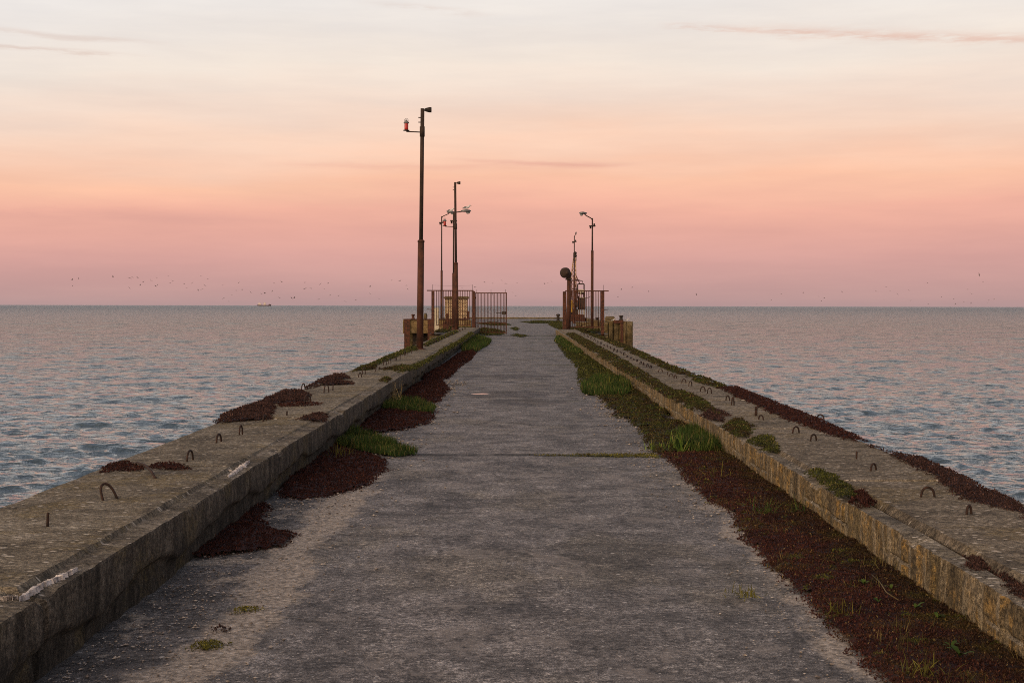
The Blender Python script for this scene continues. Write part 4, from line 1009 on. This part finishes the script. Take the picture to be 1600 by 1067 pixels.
# portal crane at the right edge of the head
Y = 150
def AX(px): return at(px, 480, Y).x - CX
def AZ(py): return at(900, py, Y).z
CX = at(898, 480, Y).x
t = thing('dock_crane', 'small rusty yellow dock crane with a lattice jib on the right of the pier head', 'crane', (CX, Y, 0))
q = MB(); q.box(AX(886), AX(914), -1.2, 1.2, -.02, .35, .05); q.box(AX(888), AX(912), -1.0, 1.0, .35, .7, .04); q.build('undercarriage', M_RUST, t)
for px in (889, 911):
    for sy in (-1.05, 1.05):
        q = MB(); q.lathe((AX(px), sy, .22), [(.22,-.1),(.24,-.06),(.24,.06),(.22,.1)], 12, axis='Y'); q.build('wheel', M_DARK, t)
q = MB(); q.box(AX(887), AX(903), -.8, .8, .7, AZ(483), .06); q.build('machine_house', M_DARK, t)
q = MB(); q.box(AX(890.5), AX(894.5), -.9, -.4, AZ(488), AZ(469), .03); q.box(AX(894), AX(898), -.85, -.6, AZ(480), AZ(473), .03); q.build('counterweight', M_YEL, t)
# engine cabinet right
q = MB(); q.box(AX(903.5), AX(914.5), -.7, .7, AZ(484), AZ(467), .05); q.box(AX(903), AX(915), -.78, .78, AZ(467), AZ(465.5), .01); cabn = q.build('engine_cabinet', M_DARK, t)
q = MB(); q.box(AX(905), AX(912.5), -.74, -.70, AZ(481), AZ(470), .01); q.build('cabinet_door', M_OLDSTEEL, cabn)
for px in (904.5, 908, 912):
    q = MB(); q.box(AX(px)-.04, AX(px)+.04, -.6, -.52, .35, AZ(484)); q.build('leg', M_CREAM, t)
# driver's cab frame with pale panels
q = MB()
for px in (902.5, 912.5):
    for sy in (-.6, .6): q.box(AX(px)-.035, AX(px)+.035, sy-.035, sy+.035, AZ(467), AZ(444.5))
q.box(AX(902.5), AX(912.5), -.64, .64, AZ(444.5), AZ(443), .005); cabf = q.build('cab_frame', M_OLDSTEEL, t)
q = MB(); q.box(AX(903), AX(912.2), -.62, -.58, AZ(457), AZ(452.5)); q.box(AX(903), AX(912.2), -.62, -.58, AZ(466), AZ(464.5)); q.box(AX(907)-.03, AX(907)+.03, -.62, -.58, AZ(464), AZ(457)); q.build('cab_panel', M_CREAM, cabf)
q = MB(); q.box(AX(904), AX(911.5), -.56, .5, AZ(460), AZ(456), .02); q.build('cab_seat_box', M_DARK, cabf)
# canopy
q = MB(); q.add([(AX(891),-.7,AZ(439)),(AX(910),-.7,AZ(439)),(AX(910),.7,AZ(439)),(AX(891),.7,AZ(439)),(AX(900),-.2,AZ(436.4)),(AX(902),.2,AZ(436.4))], [(0,1,4),(1,2,5,4),(2,3,5),(3,0,4,5),(3,2,1,0)]); cn = q.build('canopy', M_RUST, t)
q = MB(); q.tube([(AX(909.5),0,AZ(439)),(AX(910),0,AZ(442))], .04, 6); q.tube([(AX(893),0,AZ(439)),(AX(893.5),0,AZ(470))], .05, 6); q.build('strut', M_RUST, cn)
# jib: four chords, laced, leaning away
b0 = Vector((AX(895.5), -.2, AZ(480))); b1 = Vector((AX(899.5), 3.2, AZ(402)))
q = MB(); c4 = []
for sx, sy in ((-1,-1),(1,-1),(1,1),(-1,1)):
    a = b0+Vector((sx*.50-.14, sy*.3, 0)); b = b1+Vector((sx*.12, sy*.10, 0)); c4.append((a, b)); q.tube([a, b], .045, 5)
q.build('jib_chord_frame', M_CRANE, t)
q = MB(); n = 12
for k in range(n):
    for i in range(4):
        a0, a1 = c4[i]; d0, d1 = c4[(i+1) % 4]
        q.tube([a0.lerp(a1, k/n), d0.lerp(d1, (k+1)/n)], .028, 4); q.tube([a0.lerp(a1, k/n), d0.lerp(d1, k/n)], .028, 4)
q.build('jib_lacing', M_CRANE, t)
q = MB(); q.lathe((b1.x+.05, b1.y, b1.z+.25), [(.17,-.10),(.20,-.05),(.20,.05),(.17,.10)], 14, axis='Y'); q.lathe((b1.x+.08, b1.y, b1.z+.55), [(.14,-.10),(.16,-.05),(.16,.05),(.14,.10)], 14, axis='Y')
q.box(b1.x-.14, b1.x-.06, b1.y-.1, b1.y+.1, b1.z-.2, b1.z+.6, .01); q.box(b1.x+.12, b1.x+.20, b1.y-.1, b1.y+.1, b1.z-.3, b1.z+.55, .01); q.build('jib_head', M_DARK, t)
q = MB(); q.tube([(b1.x+.02, b1.y-.2, b1.z+.3), (AX(897), -.5, AZ(470))], .012, 4); q.tube([(b1.x-.1, b1.y, b1.z+.5), (AX(892), .6, AZ(480))], .012, 4); q.build('cable', M_DARK, t)
q = MB(); q.box(AX(898.5), AX(901), -.3, .3, AZ(483), AZ(453), .02); q.build('mast', M_RUST, t)
q = MB()
for pa, pb in (((903,466),(897,440)),((888,484),(893,452)),((893,452),(902,452)),((898,484),(904,462)),((890,470),(903,470)),((905,443),(899,430))): q.tube([(AX(pa[0]),-.9,AZ(pa[1])),(AX(pb[0]),-.7,AZ(pb[1]))], .05, 6)
q.build('boom_strut', M_RUST, t)
q = MB(); q.lathe((AX(899), -.95, AZ(476)), [(.34,-.22),(.34,-.18),(.22,-.17),(.22,.17),(.34,.18),(.34,.22)], 16, axis='X'); q.build('hoist_drum', M_DARK, t)
q = MB()
for px in (889.2, 890.8): q.tube([(AX(px),-1.0,.7),(AX(px),-1.0,AZ(455))], .03, 5)
for k in range(9): q.tube([(AX(889.2),-1.0,.8+k*.32),(AX(890.8),-1.0,.8+k*.32)], .02, 4)
q.build('ladder', M_RUST, t)
q = MB(); q.tube([(AX(912), -.5, AZ(466)), (AX(919), -.8, AZ(465)), (AX(922), -.8, AZ(463))], .03, 5); q.build('handrail', M_OLDSTEEL, t)

# growth on the pier head ground
for i, (poly, lb, mm) in enumerate([
    ([(744,516),(755,512),(775,514),(790,519),(786,523),(760,524),(745,521)], 'green patch on the ground under the gate leaf', M_GREEN),
    ([(746,506),(765,503),(790,505),(800,508),(770,509)], 'far green strip on the ground behind the gate leaf', M_GREEN),
    ([(797,513),(806,511),(812,514),(806,517)], 'little green patch just right of the gate leaf', M_GREEN),
    ([(798,524),(806,522),(830,525),(812,527)], 'thin green strip across the gateway', M_GREEN),
    ([(856,507),(866,503),(878,502),(880,516),(868,513)], 'green bank on the ground left of the fog horn post', M_GREEN),
    ([(812,503),(840,501),(880,502),(870,505),(830,505)], 'far thin green strip in the middle of the pier head', M_GREEN)]):
    P_('moss_mat', lb, 'moss', poly, .02, mm, .022, 900, .016, 300+i, rough_edge=.1)
P_('moss_mat', 'green moss on the ground behind the right fence', 'moss', [(3.3,82),(5.2,82),(5.2,99),(3.0,99)], .02, M_GREENRED, .12, 600, .03, 310, world=True, rough_edge=.2)
P_('moss_mat', 'green moss on the ground behind the left fence', 'moss', [(-4.8,83),(-3.0,82),(-2.8,99),(-4.8,99)], .02, M_GREENRED, .12, 600, .03, 311, world=True, rough_edge=.2)

# ================================================================== GULLS, SHIP
def standing_gull(label, px, py, Y, face=1, s=1.0):
    p = at(px, py, Y); t = thing('gull', label, 'gull', p); q = MB()
    q.tube([(-.24*face*s,0,.10*s),(-.14*face*s,0,.13*s),(0,0,.16*s),(.10*face*s,0,.20*s),(.15*face*s,0,.26*s),(.18*face*s,0,.30*s),(.22*face*s,0,.30*s),(.25*face*s,0,.285*s)], [.012*s,.045*s,.08*s,.07*s,.05*s,.048*s,.035*s,.008*s], 10)
    q.build('body', M_GULL, t)
    q = MB(); q.tube([(-.30*face*s,0,.11*s),(-.12*face*s,0,.165*s),(.06*face*s,0,.20*s)], [.012*s,.075*s,.05*s], 8); q.build('wing', M_GULLG, t)
    q = MB(); q.tube([(.24*face*s,0,.29*s),(.31*face*s,0,.275*s)], [.015*s,.004*s], 6); q.build('bill', M_YEL, t)
    for sy in (-.03, .03):
        q = MB(); q.tube([(.02*s,sy*s,.09*s),(.02*s,sy*s,0)], .009*s, 5); q.build('leg', M_YEL, t)
    return t
standing_gull('gull standing on the lamp head right of the second signal pole', 729.5, 328.6, 86, 1, .95)
standing_gull('gull standing on the lamp arm left of the second signal pole', 704, 333.0, 113, 1, 1.15)
for i, (px, lb) in enumerate([(979.5, 'small gull at the outer corner of the right pier head edge'), (958, 'small gull on the right pier head edge beside the mossy block')]):
    standing_gull(lb, px, 502.3, 100.7, 1, .62)

def far_gull_mesh(flap, bank):
    q = MB(); q.tube([(0,-.28,0),(0,-.12,.01),(0,.08,.0),(0,.26,.0)], [.01,.09,.08,.02], 6)
    for e in (-1, 1):
        vs = []
        for t_, zz, c0, c1 in ((.05,0,-.10,.14),(.35,flap*.5,-.12,.10),(.65,flap*.45,-.02,.12),(1,flap*.15,.08,.10)):
            for yy in (c0, c1):
                for dz_ in (-.012*(1.1-t_), .012*(1.1-t_)): vs.append((e*t_*.68, yy, zz+dz_+e*t_*bank))
        fs = []
        for k in range(3):
            a = k*4; fs += [(a,a+1,a+5,a+4),(a+2,a+6,a+7,a+3),(a+1,a+3,a+7,a+5),(a,a+4,a+6,a+2)]
        q.add(vs, fs)
    return q
gm = []
for fl, bk in ((.35,0),(.12,.2),(-.12,-.15),(.5,.3),(.0,.55)):
    o = far_gull_mesh(fl, bk).build('flying_gull', M_FARGULL); gm.append(o.data); bpy.data.objects.remove(o)
def zoom(origin, sc, pts): return [(origin[0]+x*sc, origin[1]+y*sc) for x, y in pts]
left = zoom((50,400), .34375, [(183,108),(212,102),(185,136),(368,95),(445,100),(456,97),(480,98),(443,145),(506,117),(492,133),(541,112),(567,98),(571,130),(562,137),(620,92),(628,124),(640,115),(692,126),(703,145),(728,122),(768,92),(798,103),(786,134),(755,154),(772,152),(868,134),(940,121),(928,157),(955,154),(909,178),(870,192),(895,207),(994,165),(1042,172),(1058,170),(1092,160),(1101,124),(1134,118),(1124,190),(1180,190),(1192,191),(1240,121),(1240,149),(1269,148),(1310,128),(1346,124),(1328,149),(1303,197),(1355,178),(1394,181),(1424,207),(1472,200),(1537,139),(1537,172),(1578,195)])
mid = [(612,438),(625,439),(635,446),(637,452),(655,455),(742,449),(757,441),(770,443),(784,438),(790,443),(808,442),(769,460),(801,457),(806,462),(722,450),(856,442),(862,440),(851,443)]
right = zoom((960,400), .4, [(27,131),(70,123),(134,139),(14,161),(320,150),(555,188),(613,172),(652,148),(737,144),(797,158),(820,164),(808,176),(889,140),(1022,138),(1061,121),(1077,137),(1053,170),(1150,134),(1157,174),(1105,149),(1222,105),(1225,189),(1278,160),(1325,168),(1332,188),(1365,180),(1393,185),(1380,131),(1395,148),(1425,73),(1440,102),(1462,173),(1483,169),(1458,182)])
rg = random.Random(21)
for pts, lb, gr in ((left, 'tiny gull flying low over the sea left of the tallest pole', 'far gulls over the sea on the left'), (mid, 'tiny far gull in the sky around the gate and poles', 'far gulls between the poles'), (right, 'tiny faint gull flying low over the sea right of the pier', 'far gulls over the sea on the right')):
    for px, py in pts:
        Yd = rg.uniform(480, 760) * (1.15 if gr.endswith('right') else 1.0)
        o = bpy.data.objects.new('flying_gull', rg.choice(gm)); col.objects.link(o); o.location = at(px, py, Yd)
        o.rotation_euler = (rg.uniform(-.2,.2), rg.uniform(-.25,.25), rg.uniform(0, 6.28)); sc = rg.uniform(.9, 1.25); o.scale = (sc, sc, sc)
        tag(o, lb, 'gull', gr)

Y = 9000; p = at(413, 476.6, Y)
t = thing('ship', 'far cargo ship with a white superstructure on the left horizon', 'ship', (p.x, Y, SEA_Z))
q = MB(); vs = []
for x, w_, zt in ((-44,3,9),(-40,7,7),(-10,8,6),(25,8,6),(38,6,9),(44,1,12)): vs += [(x,-w_,zt),(x,w_,zt),(x*.97,w_*.8,-1),(x*.97,-w_*.8,-1)]
q.add(vs, [tuple(f) for f in grid_faces(6, 4, True)]+[(3,2,1,0),(20,21,22,23)]); q.build('hull', M_SHIPD, t)
q = MB(); q.box(-38,-20,-7,7,7,17,.5); q.box(-35,-26,-6,6,17,20,.5); q.build('superstructure', M_SHIPW, t)
q = MB(); q.box(-4,10,-6,6,6,20,.5); q.box(0,6,-4,4,20,23,.5); q.build('bridge', M_SHIPW, t)
q = MB(); q.box(28,36,-3,3,6,12,.4); q.build('deck_crane', M_SHIPD, t)
